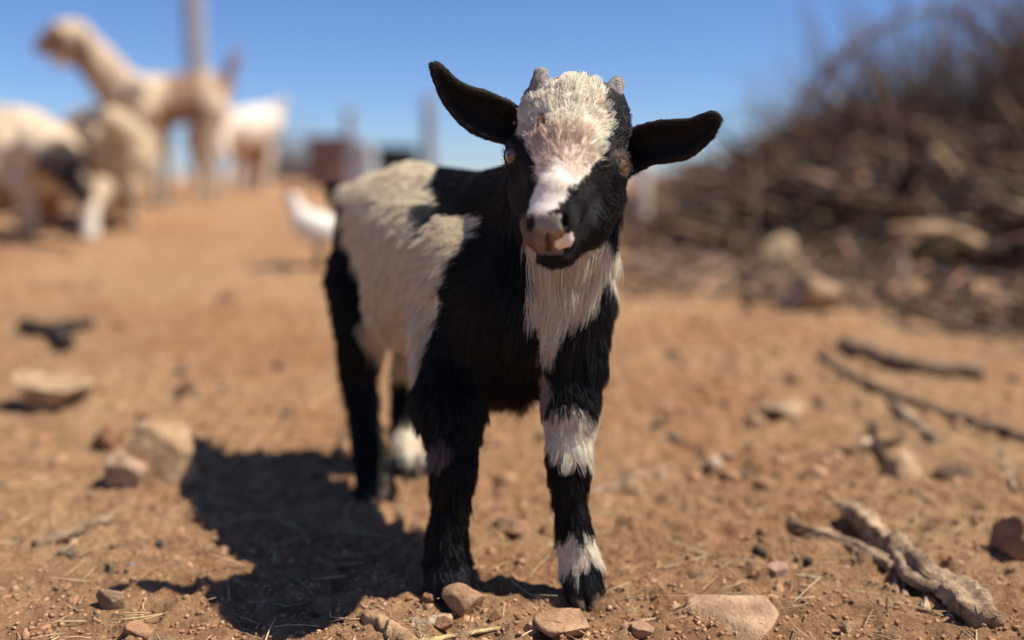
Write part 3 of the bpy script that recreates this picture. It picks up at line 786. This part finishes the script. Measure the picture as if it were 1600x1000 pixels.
box('side_wall', (-.15, -.15, -.02), (-.13, .15, .36), M_RUST, bin_)
box('lid', (-.17, -.18, .362), (.17, .18, .385), M_RUST, bin_)
b = foot(622, 290, 7.6)
tub = root('water_tub', b, 'black rubber water tub beside the rusty feed bin', 'tub')
prof = [(.13, -.02), (.145, .1), (.16, .22), (.172, .30), (.18, .315), (.172, .325), (.155, .30), (.14, .12), (.0, .10)]
vv = [np.array([r * math.cos(a), r * math.sin(a), z]) + b for r, z in prof for a in np.linspace(0, 2 * math.pi, 28, endpoint=False)]
ff = [(i * 28 + k, i * 28 + (k + 1) % 28, i * 28 + 28 + (k + 1) % 28, i * 28 + 28 + k) for i in range(len(prof) - 1) for k in range(28)]
mesh_obj('shell', vv, ff, M_RUBBER, tub)
V, Q = tubes([[b + np.array([-.05, -.185, .26]), b + np.array([0, -.215, .24]), b + np.array([.05, -.185, .26])]], [[.012] * 3], 8)
mesh_obj('handle', V, Q, M_RUBBER, tub)

# ------------------------------------------------------------------ twigs: brush pile and a far dry shrub
def wander(start, dirs, length, K, wob, sag=0.0):
    n = len(start); D = dirs / (np.linalg.norm(dirs, axis=1, keepdims=True) + 1e-9)
    A = np.zeros((n, K, 3)); A[:, 0] = start; st = (length / (K - 1))[:, None]
    for k in range(1, K):
        D = D + wob * rng.normal(size=D.shape) + np.array([0, 0, -sag]); D /= np.linalg.norm(D, axis=1, keepdims=True)
        A[:, k] = A[:, k - 1] + D * st
    return A
def tint_for(n, per, base, var):
    c = np.array(base)[None] * (1 + var * rng.normal(size=(n, 1))).clip(.3, 2.2) * (1 + .06 * rng.normal(size=(n, 3)))
    return np.repeat(c, per, 0).clip(.01, .9)
# outline of the heap: height of its dense part at each bearing (pixel column -> pixel row of the crest)
CRX = np.array([1010, 1060, 1120, 1180, 1230, 1280, 1340, 1420, 1500, 1600, 1720, 1900])
CRY = np.array([350, 315, 272, 238, 195, 172, 185, 190, 175, 140, 120, 110])
FRY = np.array([392, 398, 404, 408, 412, 416, 420, 428, 440, 460, 485, 525])
def heap_points(n, hi=1.0):
    px = rng.uniform(1015, 1890, n * 3); Yc = 4.9
    fr = np.array([G(a, np.interp(a, CRX, FRY))[1] for a in np.linspace(1010, 1900, 30)])
    yf = np.interp(px, np.linspace(1010, 1900, 30), fr)
    t = rng.random(n * 3) ** .8; Y = yf + (6.3 - yf) * t
    x = (px - 800) / FPX * Y * 1.01
    # crest height seen over Yc, falling to the front and back
    crest = np.array([P(a, b, Yc)[2] for a, b in zip(CRX, CRY)])
    zc = np.interp(px, CRX, crest)
    g = terrain(x, Y); rise = np.clip((Y - yf) / (Yc - yf), 0, 1) ** .62 * np.clip((6.6 - Y) / 1.5, 0, 1)
    top = g + np.maximum(zc - g, .02) * rise
    z = g + (top - g) * rng.random(n * 3) ** .55 * hi
    sel = rng.choice(n * 3, n, replace=False)
    return np.stack([x, Y, z], 1)[sel], top[sel]
n = 4200
S, top = heap_points(n)
th = rng.uniform(0, 2 * math.pi, n); el = rng.normal(.05, .28, n)
D = np.stack([np.cos(th) * np.cos(el), np.sin(th) * np.cos(el) * .8, np.sin(el)], 1)
Ls = rng.gamma(3, .12, n).clip(.1, .9)
A = wander(S - D * Ls[:, None] * .4, D, Ls, 5, .13)
A[..., 2] = np.maximum(A[..., 2], terrain(A[..., 0].ravel(), A[..., 1].ravel()).reshape(A.shape[:2]) + .004)
r0 = rng.gamma(1.8, .0050, n).clip(.002, .030)
V1, Q1 = tubes(A, r0[:, None] * np.array([1, .95, .85, .7, .4])[None], 5)
C1 = tint_for(n, 35, (.125, .085, .058), .45); lt = np.repeat(rng.random(n) < .16, 35); C1[lt] = (C1[lt] * np.array([2.9, 2.9, 2.9])).clip(0, .6)
# thin upright and arching shoots on top
n2 = 1900; cl = rng.uniform(1255, 1850, 26); cy_ = rng.uniform(4.2, 5.5, 26); ci = rng.integers(0, 26, n2); px = cl[ci] + rng.normal(0, 22, n2); Y = cy_[ci] + rng.normal(0, .1, n2); x = (px - 800) / FPX * Y
zc = np.array([P(a, np.interp(a, CRX, CRY), 4.9)[2] for a in px])
S2 = np.stack([x, Y, zc - .22], 1); D2 = np.stack([rng.normal(-.1, .55, n2), rng.normal(0, .45, n2), rng.uniform(.35, 1.2, n2)], 1)
L2 = rng.uniform(.25, 1.0, n2) * np.interp(px, [1230, 1300, 1500, 1900], [.55, .9, 1.0, 1.1]); A2 = wander(S2, D2, L2, 5, .16, .05)
V2, Q2 = tubes(A2, rng.gamma(2, .0019, n2).clip(.0012, .009)[:, None] * np.array([1, .9, .75, .55, .25])[None], 4)
C2 = tint_for(n2, 7 * 4, (.16, .115, .085), .35)
# fine crumbly litter of leaves and bark within the heap
pile = root('brush_pile', foot(1420, 330, 4.6), 'large tangled pile of dry grey brown brushwood', 'brush pile')
tag(mesh_obj('twigs', V1, Q1, M_TWIG, pile, colors=C1), kind='stuff')
tag(mesh_obj('shoots', V2, Q2, M_TWIG, pile, colors=C2), kind='stuff')
nl = 4500; SL_, _ = heap_points(nl, .97)
lw = rng.uniform(.006, .022, nl); a1 = rng.normal(size=(nl, 3)); a1 /= np.linalg.norm(a1, axis=1, keepdims=True); a2 = np.cross(a1, rng.normal(size=(nl, 3))); a2 /= np.linalg.norm(a2, axis=1, keepdims=True)
LV = np.stack([SL_ - a1 * lw[:, None], SL_ + a2 * (lw * .4)[:, None], SL_ + a1 * lw[:, None], SL_ - a2 * (lw * .4)[:, None] + np.cross(a1, a2) * (lw * .3)[:, None]], 1).reshape(-1, 3)
tag(mesh_obj('dry_leaves', LV, np.arange(nl * 4).reshape(-1, 4), M_TWIG, pile, colors=tint_for(nl, 4, (.12, .08, .052), .4)), kind='stuff')

def branch(pts_px, r0, r1, label, tint=(.22, .16, .115), name='branch', group=None, K=14, lump=.15, cat='branch', twigs=0):
    """a single bough from (px, py, Y) points"""
    A = smooth_path([P(*q) if len(q) == 3 else q for q in pts_px], K)
    o = A[0] if A[0, 2] < A[-1, 2] else A[-1]
    rt = root(name, o, label, cat, group)
    R = np.linspace(r0, r1, K) * (1 + lump * rng.normal(size=K)).clip(.6, 1.4)
    V, Q = tubes([A], [R], 8)
    V = V + .12 * r0 * np.stack([vnoise(V, 60, 61), vnoise(V, 60, 62), vnoise(V, 60, 63)], 1)
    mesh_obj('stem', V, Q, M_WOOD, rt, colors=np.tile(np.array(tint), (len(V), 1)))
    if twigs:
        idx = rng.integers(3, K, twigs); Dd = rng.normal(size=(twigs, 3)) * .6 + (A[-1] - A[0]) / np.linalg.norm(A[-1] - A[0]) * .6 + np.array([0, 0, .3])
        B = wander(A[idx], Dd, rng.uniform(.12, .4, twigs), 5, .2, .03)
        for j in range(twigs):
            v, q = tubes(B[j:j + 1], [np.array([1, .9, .7, .5, .2]) * max(r1 * .5, .002)], 5)
            mesh_obj('twig', v, q, M_WOOD, rt, colors=np.tile(np.array(tint), (len(v), 1)))
    return rt
branch([(1215, 240, 4.6), (1262, 150, 4.6), (1300, 95, 4.6), (1370, 45, 4.6), (1430, 15, 4.65), (1520, 18, 4.7)], .022, .010, 'long brown bough arching up over the brush pile', (.26, .19, .14), twigs=9)
branch([(1600, 120, 4.4), (1560, 90, 4.4), (1535, 60, 4.4), (1500, 15, 4.45)], .024, .012, 'upright dark bough leaning out of the brush pile crest', (.17, .10, .065), twigs=7)
branch([(1420, 200, 4.6), (1470, 130, 4.6), (1475, 60, 4.6), (1480, 5, 4.6)], .016, .008, 'thin pale bough standing straight up from the brush pile', (.25, .2, .17), twigs=9)
branch([(1640, 180, 4.6), (1600, 160, 4.5), (1545, 110, 4.5)], .02, .01, 'short stout brown bough on the high end of the pile', (.2, .13, .085), twigs=5)
branch([(1060, 335, 3.9), (1180, 322, 3.9), (1300, 330, 3.95), (1420, 345, 4.0)], .016, .010, 'straight brown bough lying along the low front of the pile', (.27, .19, .135))
branch([(1180, 350, 3.75), (1300, 345, 3.8), (1420, 318, 3.9), (1600, 255, 4.1)], .012, .016, 'pale grey bough slanting across the face of the pile', (.36, .29, .235), twigs=4)
branch([(1250, 300, 4.1), (1340, 262, 4.2), (1450, 240, 4.2), (1560, 205, 4.2)], .012, .012, 'grey brown bough resting halfway up the pile', (.3, .235, .185), twigs=4)
branch([(1350, 395, 3.6), (1440, 370, 3.6), (1560, 360, 3.6), (1680, 330, 3.7)], .018, .014, 'thick dark bough low in the pile among stones', (.16, .115, .085))
branch([(1130, 300, 4.2), (1190, 262, 4.3), (1260, 245, 4.3)], .010, .007, 'small crooked bough on the low shoulder of the pile', (.3, .22, .16), twigs=4)
branch([(1480, 300, 4.0), (1540, 290, 4.0), (1640, 300, 4.0)], .016, .012, 'short weathered bough wedged in the pile below the leaning one', (.33, .26, .2))

nd = 1500; pxd = rng.uniform(1010, 1800, nd); pyd = np.interp(pxd, CRX, FRY) + rng.gamma(1.4, 20, nd) - 8
gp = np.array([G(a, b) for a, b in zip(pxd[:300], pyd[:300])]); gi = rng.integers(0, 300, nd); S4 = gp[gi] + rng.normal(size=(nd, 3)) * np.array([.06, .08, 0])
S4[:, 2] = terrain(S4[:, 0], S4[:, 1]) + .008; D4 = rng.normal(size=(nd, 3)) * np.array([1, 1, .12])
A4 = wander(S4, D4, rng.uniform(.03, .22, nd), 5, .15); A4[..., 2] = np.maximum(A4[..., 2], terrain(A4[..., 0].ravel(), A4[..., 1].ravel()).reshape(A4.shape[:2]) + .004)
V4, Q4 = tubes(A4, rng.uniform(.002, .010, nd)[:, None] * np.array([1, .95, .85, .7, .4])[None], 5)
tag(mesh_obj('twig_litter', V4, Q4, M_TWIG, None, colors=tint_for(nd, 35, (.24, .165, .115), .5)), 'broken twigs and bark scattered along the foot of the brush pile', 'twigs', kind='stuff')

sh = root('dry_shrub', foot(450, 275, 10.0), 'sparse grey leafless shrub beyond the white goat', 'shrub')
n3 = 420; b3 = np.array(sh['_o']); S3 = np.tile(b3, (n3, 1)) + rng.normal(size=(n3, 3)) * np.array([.13, .12, .0])
D3 = np.stack([rng.normal(0, .55, n3), rng.normal(0, .5, n3), rng.uniform(.4, 1.1, n3)], 1)
V3, Q3 = tubes(wander(S3, D3, rng.uniform(.25, .72, n3), 5, .2), rng.uniform(.002, .006, n3)[:, None] * np.array([1, .9, .7, .5, .25])[None], 4)
tag(mesh_obj('twigs', V3, Q3, M_TWIG, sh, colors=tint_for(n3, 28, (.26, .25, .25), .2)), kind='stuff')
V, Q = tubes([b3 + np.array([[0, 0, -.05], [.01, 0, .1], [-.02, .01, .25]])], [[.02, .016, .01]], 7)
mesh_obj('stem', V, Q, M_TWIG, sh, colors=np.tile([.22, .2, .19], (len(V), 1)))

# ------------------------------------------------------------------ stones, one object each
def rock_mesh(dim, seed, cuts=15, sub=4, rough=.045, flat=False):
    r = np.random.default_rng(seed)
    bm = bmesh.new(); bmesh.ops.create_icosphere(bm, subdivisions=sub, radius=1.0)
    V = np.array([v.co for v in bm.verts]); Fc = np.array([[v.index for v in f.verts] for f in bm.faces]); bm.free()
    for _ in range(cuts):
        nn = r.normal(size=3); nn /= np.linalg.norm(nn); d = r.uniform(.42, .80)
        e = np.maximum(V @ nn - d, 0); V = V - e[:, None] * nn[None]
    if flat:
        tz = np.array([.12, -.18, 1]); tz /= np.linalg.norm(tz); e = np.maximum(V @ tz - .30, 0); V = V - (e * .96)[:, None] * tz
    V = V * (1 + rough * (vnoise(V + seed, 2.3, seed) + .5 * vnoise(V + seed, 6, seed + 1) + .35 * vnoise(V + seed, 14, seed + 2)))[:, None]
    V = V / np.abs(V).max(0)
    return V * np.array(dim) / 2, Fc
RED, TANR, PALE, OLIVE, DARK = (.38, .21, .12), (.46, .295, .18), (.54, .375, .235), (.20, .165, .115), (.07, .055, .045)
def stone(px, py, w, h, tint, label, seed, depth=.8, sink=.38, rz=None, name='stone', cuts=15, group=None, sub=4):
    """px, py: middle of its foot on the ground; w, h in photo pixels"""
    c = G(px, py); m = mpp(c[1]); W, Hh = w * m, h * m
    V, Fc = rock_mesh((W * 1.1, W * depth, Hh / (1 - sink)), seed, cuts, sub, flat='flat' in label or 'slab' in label)
    a = rz if rz is not None else (seed * 1.7) % .8 - .4
    V = V @ np.array([[math.cos(a), math.sin(a), 0], [-math.sin(a), math.cos(a), 0], [0, 0, 1]])
    cy = c[1] + W * depth * .35; z = gh(c[0], cy)
    o = np.array([c[0], cy, z]); zz = V[:, 2].min()
    V = V + o + np.array([0, 0, -zz - sink * Hh])
    C = np.tile(np.array(tint), (len(V), 1)) * (1 + .12 * vnoise(V, 60, seed)[:, None])
    return tag(mesh_obj(name, V, Fc, M_ROCK, None, origin=o, smooth=False if sub < 3 else True, colors=C), label, 'stone', group)
for a in [
    (258, 756, 112, 84, (.52, .355, .215), 'large rounded tan stone half in the shadow of the kid', 3),
    (188, 768, 72, 60, (.60, .42, .29), 'pale pink angular stone leaning on the large tan stone', 5),
    (165, 708, 58, 42, RED, 'brown lump of earth behind the pale pink stone', 6),
    (65, 646, 125, 52, PALE, 'wide flat pale stone in the open yard', 8),
    (95, 612, 70, 28, TANR, 'low brown stone just behind the wide flat pale stone', 9),
    (728, 960, 74, 40, (.47, .29, .17), 'blocky orange brown stone touching the hoof of the kid', 12),
    (885, 1000, 100, 30, (.52, .32, .19), 'long flat orange slab in front of the banded foreleg', 14),
    (833, 992, 28, 24, (.55, .36, .25), 'small pale stone chip beside the long orange slab', 15),
    (1003, 996, 44, 24, (.46, .29, .18), 'small flat tan stone in the loose soil with straw on it', 16),
    (1170, 1000, 175, 22, (.50, .33, .205), 'big flat topped tan stone sunk in the loose soil', 18, 1.05, .3),
    (1598, 872, 100, 66, (.42, .27, .17), 'brown stone with dark hollow beneath it past the twisted root', 20),
    (1412, 748, 70, 46, PALE, 'pale clod beside the small dark forked twig', 21),
    (1500, 752, 62, 18, (.2, .13, .09), 'thin dark flake of stone lying past the forked twig', 22),
    (1235, 655, 85, 26, PALE, 'pale worn stone in the middle of the bare ground', 23),
    (1180, 668, 40, 18, TANR, 'small tan stone next to the pale worn stone', 24),
    (206, 896, 24, 20, (.42, .32, .29), 'pinkish grey round pebble of the pair near the stick', 25),
    (172, 898, 24, 15, OLIVE, 'olive grey round pebble next to the pinkish pebble', 26),
    (103, 874, 34, 17, OLIVE, 'flattened olive pebble below the thick weathered stick', 27),
    (247, 856, 16, 12, (.12, .11, .10), 'lone dark grey pebble on the sunlit soil', 28),
    (170, 958, 42, 38, (.36, .25, .15), 'ribbed brown clump by the shadow of the head', 29),
    (212, 1002, 46, 28, (.50, .29, .17), 'orange crumbly clod at the edge of the shadow', 30),
    (1268, 490, 115, 52, PALE, 'large pale stone in front of the brush pile', 31),
    (1228, 425, 60, 48, (.56, .42, .27), 'upright pale stone against the brush pile', 32),
    (1420, 470, 70, 28, TANR, 'tan stone at the foot of the brush pile', 33),
    (1545, 480, 60, 34, TANR, 'brown stone under the thick end of the brush pile', 34),
    (285, 622, 34, 22, (.2, .11, .07), 'reddish dark clod on the bare ground behind the large tan stone', 36),
    (352, 474, 30, 18, (.26, .15, .095), 'small dark red clod far out on the bare ground', 37),
    (435, 578, 20, 12, (.16, .12, .1), 'small grey brown stone on the ground left of the hind leg'.replace(' left of', ' beside'), 38),
    (1150, 750, 52, 12, (.2, .13, .09), 'thin brown chip of bark coloured stone on the open soil', 39),
    (345, 806, 14, 11, (.42, .15, .06), 'tiny bright orange stone inside the shadow of the kid', 40),
    (1220, 905, 40, 26, (.5, .33, .25), 'pinkish clod just behind the big flat topped stone', 41),
    (800, 838, 60, 30, (.42, .25, .15), 'low mound of pale earth between the forelegs', 42),
    (690, 985, 34, 16, RED, 'small red clod beside the split wood chip', 43),
    (775, 968, 22, 15, RED, 'reddish crumb of earth beside the blocky orange stone', 44),
    (665, 948, 30, 18, RED, 'red clod tucked under the dark foreleg', 45),
    (505, 965, 40, 26, (.30, .18, .11), 'brown stone lying within the shadow near the bark piece', 46),
    (430, 990, 46, 24, (.28, .16, .10), 'dull red stone deep in the shadow of the kid', 47),
    (1325, 990, 26, 20, (.5, .33, .2), 'round tan pebble below the twisted root', 48),
    (1560, 985, 30, 18, (.14, .12, .1), 'dark grey pebble past the end of the twisted root', 49),
    (1190, 872, 22, 16, (.10, .08, .07), 'black dung coloured pebble behind the flat topped stone', 50),
    (1265, 886, 18, 14, (.09, .075, .065), 'small black pebble between flat topped stone and twisted root', 51),
]:
    stone(*a)

# ------------------------------------------------------------------ sticks and wood on the ground
def stick(pix, wpx, label, tint, name='stick', K=16, lift=.5, taper=.75, lump=.10, cat='stick', arms=(), sides=9, wob=.10, ridge=0):
    def path(pp, K):
        q = np.array([G(a, b) for a, b in pp]); return smooth_path(q, K)
    A = path(pix, K); m = mpp(A[:, 1].mean()); r = wpx * m / 2
    rt = root(name, A[0], label, cat)
    def make(nm, A, r, parent):
        K = len(A); A = A.copy(); A[:, 2] = terrain(A[:, 0], A[:, 1]) + r * lift
        A[1:-1] += r * wob * 3 * rng.normal(size=(K - 2, 3)) * np.array([.5, .5, .4])
        R = r * np.linspace(1, taper, K) * (1 + lump * rng.normal(size=K)).clip(.6, 1.4)
        V, Q = tubes([A], [R], sides)
        if ridge:
            ctr = np.repeat(np.concatenate([A[:1], A, A[-1:]]), sides, 0); ang = np.tile(np.arange(sides) / sides * 2 * math.pi, K + 2); lon = np.repeat(np.arange(K + 2) / (K + 1), sides)
            g = 1 + ridge * (np.sin(3 * ang + 7 * lon) * .6 + np.sin(5 * ang - 11 * lon) * .35 + .5 * np.sin(9 * ang + 5 * lon) * .5)
            V = ctr + (V - ctr) * g[:, None]
        V = V + .16 * r * np.stack([vnoise(V, .5 / r, 71), vnoise(V, .5 / r, 72), vnoise(V, .5 / r, 73)], 1)
        if ridge: V = V + .16 * r * np.stack([vnoise(V, 1.6 / r, 75), vnoise(V, 1.6 / r, 76), vnoise(V, 1.6 / r, 77)], 1)
        C = np.tile(np.array(tint), (len(V), 1)) * (1 + .25 * vnoise(V * np.array([1, 1, 3]), .4 / r, 74)[:, None])
        return mesh_obj(nm, V, Q, M_WOOD, parent, colors=C)
    make('stem', A, r, rt)
    for pp, w in arms: make('fork', path(pp, 9), w * m / 2, rt)
    return rt
stick([(55, 862), (110, 842), (170, 818)], 22, 'thick weathered stick lying on the sunlit soil beside pebbles', (.34, .235, .15), lift=.9)
stick([(912, 778), (970, 760), (1040, 735)], 12, 'thin pale twig pointing away behind the banded foreleg', (.40, .28, .19), lift=.9)
stick([(1282, 565), (1350, 605), (1420, 635), (1520, 668), (1640, 705)], 17, 'long slender branch lying across the ground towards the brush pile', (.26, .18, .125), K=22, lift=1.0)
stick([(1318, 548), (1380, 572), (1450, 588), (1535, 592)], 26, 'thicker short branch lying alongside the long slender one', (.28, .20, .14), lift=1.0)
stick([(1392, 638), (1430, 668), (1470, 700)], 20, 'short grey stick angled beneath the long slender branch', (.36, .27, .20), lift=.6)
stick([(1362, 668), (1368, 700), (1386, 738)], 15, 'small dark forked twig standing out on the bare soil', (.10, .065, .045), lift=1.2, arms=[([(1312, 712), (1340, 714), (1364, 704)], 12), ([(1368, 698), (1390, 700), (1408, 692)], 13)])
stick([(1560, 700), (1575, 740), (1585, 770)], 8, 'thin pale stalk lying near the edge of the yard', (.42, .32, .22), lift=1.0)
stick([(35, 520), (80, 526), (145, 512)], 24, 'black charred piece of wood far out on the bare ground', (.05, .042, .04), lift=.8, lump=.22, arms=[([(85, 528), (108, 548)], 26)])
stick([(1325, 812), (1352, 838), (1392, 872), (1425, 902), (1450, 930), (1482, 940), (1512, 962), (1530, 990)], 40, 'twisted weathered tree root lying half buried in the soil', (.44, .315, .205), K=52, lift=.95, taper=1.3, lump=.10, name='tree_root', cat='root', sides=26, wob=.05, ridge=.34,
      arms=[([(1232, 828), (1262, 842), (1300, 846), (1345, 868), (1395, 895)], 20), ([(1402, 893), (1399, 912), (1401, 936)], 7), ([(1412, 897), (1412, 918), (1414, 940)], 7), ([(1452, 926), (1444, 944), (1447, 962)], 9), ([(1478, 935), (1505, 925), (1540, 935)], 16), ([(1500, 955), (1530, 952), (1548, 975)], 14)])
stick([(570, 972), (600, 988), (645, 1016)], 36, 'rough curl of brown bark lying beside the split wood chip', (.44, .28, .155), K=26, lift=.45, lump=.08, name='bark_piece', cat='bark', sides=18, wob=.05, ridge=.28)
stick([(640, 982), (672, 978), (706, 972)], 21, 'split grey wood chip in front of the dark foreleg', (.50, .38, .25), K=20, lift=.6, lump=.05, wob=.04, sides=16, ridge=.25, name='wood_chip', cat='wood chip')
stick([(630, 1010), (700, 1000), (782, 986)], 9, 'long pale yellow stalk lying in front of the wood chip', (.62, .48, .24), lift=1.2, lump=.03, name='straw_stalk', cat='straw', wob=.02)
stick([(970, 985), (995, 978), (1024, 973)], 5, 'short cream straw lying across the small flat tan stone', (.66, .53, .34), lift=3, lump=.03, name='straw_stalk', cat='straw', wob=.02)
stick([(1390, 745), (1440, 780), (1480, 800)], 6, 'faint thin twig behind the twisted root', (.3, .2, .14), lift=1, name='stick')

# ------------------------------------------------------------------ loose soil crumbs, pebbles and straw too many to count
def crumbs(n, ylo, yhi, smin, smax, name, label, palette, weights, seed, power=2.2, xw=.62, up=.12):
    r = np.random.default_rng(seed)
    bm = bmesh.new(); bmesh.ops.create_icosphere(bm, subdivisions=1, radius=1)
    base = np.array([v.co for v in bm.verts]); Fc = np.array([[v.index for v in f.verts] for f in bm.faces]); bm.free()
    protos = []
    for k in range(24):
        v = base.copy()
        for _ in range(7):
            nn = r.normal(size=3); nn /= np.linalg.norm(nn); e = np.maximum(v @ nn - r.uniform(.30, .70), 0); v -= e[:, None] * nn
        protos.append(v * (1 + .12 * r.normal(size=(len(v), 1))) * r.uniform(.65, 1.2, 3))
    protos = np.array(protos)
    y = ylo * (yhi / ylo) ** r.random(n); x = r.uniform(-1, 1, n) * (xw * y + .12)
    # crumbs gather in patches
    d = vnoise(np.stack([x, y, 0 * x], 1), 7, seed) + .8 * r.normal(size=n); ok = d > -.55; x, y = x[ok], y[ok]; m = len(x)
    s = smin + (smax - smin) * r.random(m) ** (power * 2.2)
    a = r.uniform(0, 2 * math.pi, m); ca, sa = np.cos(a), np.sin(a)
    W = protos[r.integers(0, 24, m)] * s[:, None, None] * np.array([1, 1, .72])
    X = W[..., 0] * ca[:, None] - W[..., 1] * sa[:, None]; Yy = W[..., 0] * sa[:, None] + W[..., 1] * ca[:, None]
    z = terrain(x, y) + fine(x, y) + s * up
    V = np.stack([X + x[:, None], Yy + y[:, None], W[..., 2] + z[:, None]], -1).reshape(-1, 3)
    nb = len(base); Q = (Fc[None] + (np.arange(m) * nb)[:, None, None]).reshape(-1, 3)
    pal = np.array(palette)[r.choice(len(palette), m, p=weights)] * (1 + .16 * r.normal(size=(m, 1))).clip(.5, 1.5)
    o = mesh_obj(name, V, Q, M_CLOD, None, smooth=False, colors=np.repeat(pal, nb, 0).clip(.01, .9))
    return tag(o, label, 'soil', kind='stuff')
pal = [(.41, .235, .13), (.47, .295, .17), (.34, .18, .10), (.56, .42, .29), (.13, .10, .08)]
crumbs(1700, .62, 1.9, .004, .013, 'soil_clods', 'half buried clods of red earth lying round the feet of the kid', pal[:3], [.45, .25, .3], 83, 1.3, up=-.22)
crumbs(40000, .62, 1.30, .0008, .0046, 'soil_crumbs', 'loose crumbs of red soil in front of and around the kid', pal, [.46, .26, .24, .01, .03], 81, 1.7)
crumbs(5200, 1.2, 6.0, .0025, .020, 'gravel', 'scattered clods and small stones across the yard', pal, [.38, .28, .2, .05, .09], 82, 2.6)

def straw(n, ylo, yhi, name, label, seed, lmin, lmax):
    r = np.random.default_rng(seed)
    y = ylo * (yhi / ylo) ** r.random(n); x = r.uniform(-1, 1, n) * (.6 * y + .1)
    a = r.uniform(0, 2 * math.pi, n); L = r.uniform(lmin, lmax, n); K = 4
    t = np.linspace(-.5, .5, K)[None]; bend = r.normal(0, .25, n)[:, None] * (t ** 2) * L[:, None]
    X = x[:, None] + np.cos(a)[:, None] * t * L[:, None] - np.sin(a)[:, None] * bend
    Y = y[:, None] + np.sin(a)[:, None] * t * L[:, None] + np.cos(a)[:, None] * bend
    tilt = np.abs(r.normal(0, .22, n))
    Z = terrain(x, y)[:, None] + .004 + (t + .5) * L[:, None] * tilt[:, None]
    rad = r.uniform(.00025, .0008, n)[:, None] * np.array([1, 1, .95, .7])[None]
    V, Q = tubes(np.stack([X, Y, Z], -1), rad, 4)
    c = np.array([(.62, .48, .27), (.52, .38, .22), (.40, .29, .18), (.55, .5, .28)])[r.integers(0, 4, n)] * (1 + .15 * r.normal(size=(n, 1)))
    return tag(mesh_obj(name, V, Q, M_STRAW, None, colors=np.repeat(c, 6 * 4, 0).clip(.03, .9)), label, 'straw', kind='stuff')
straw(820, .64, 1.3, 'straw_litter', 'thin dry straw bits strewn over the loose soil', 91, .008, .045)
straw(260, 1.3, 4.5, 'straw_litter', 'dry stalks scattered over the far yard', 92, .02, .10)
for o in list(bpy.data.objects):
    if '_o' in o: del o['_o']
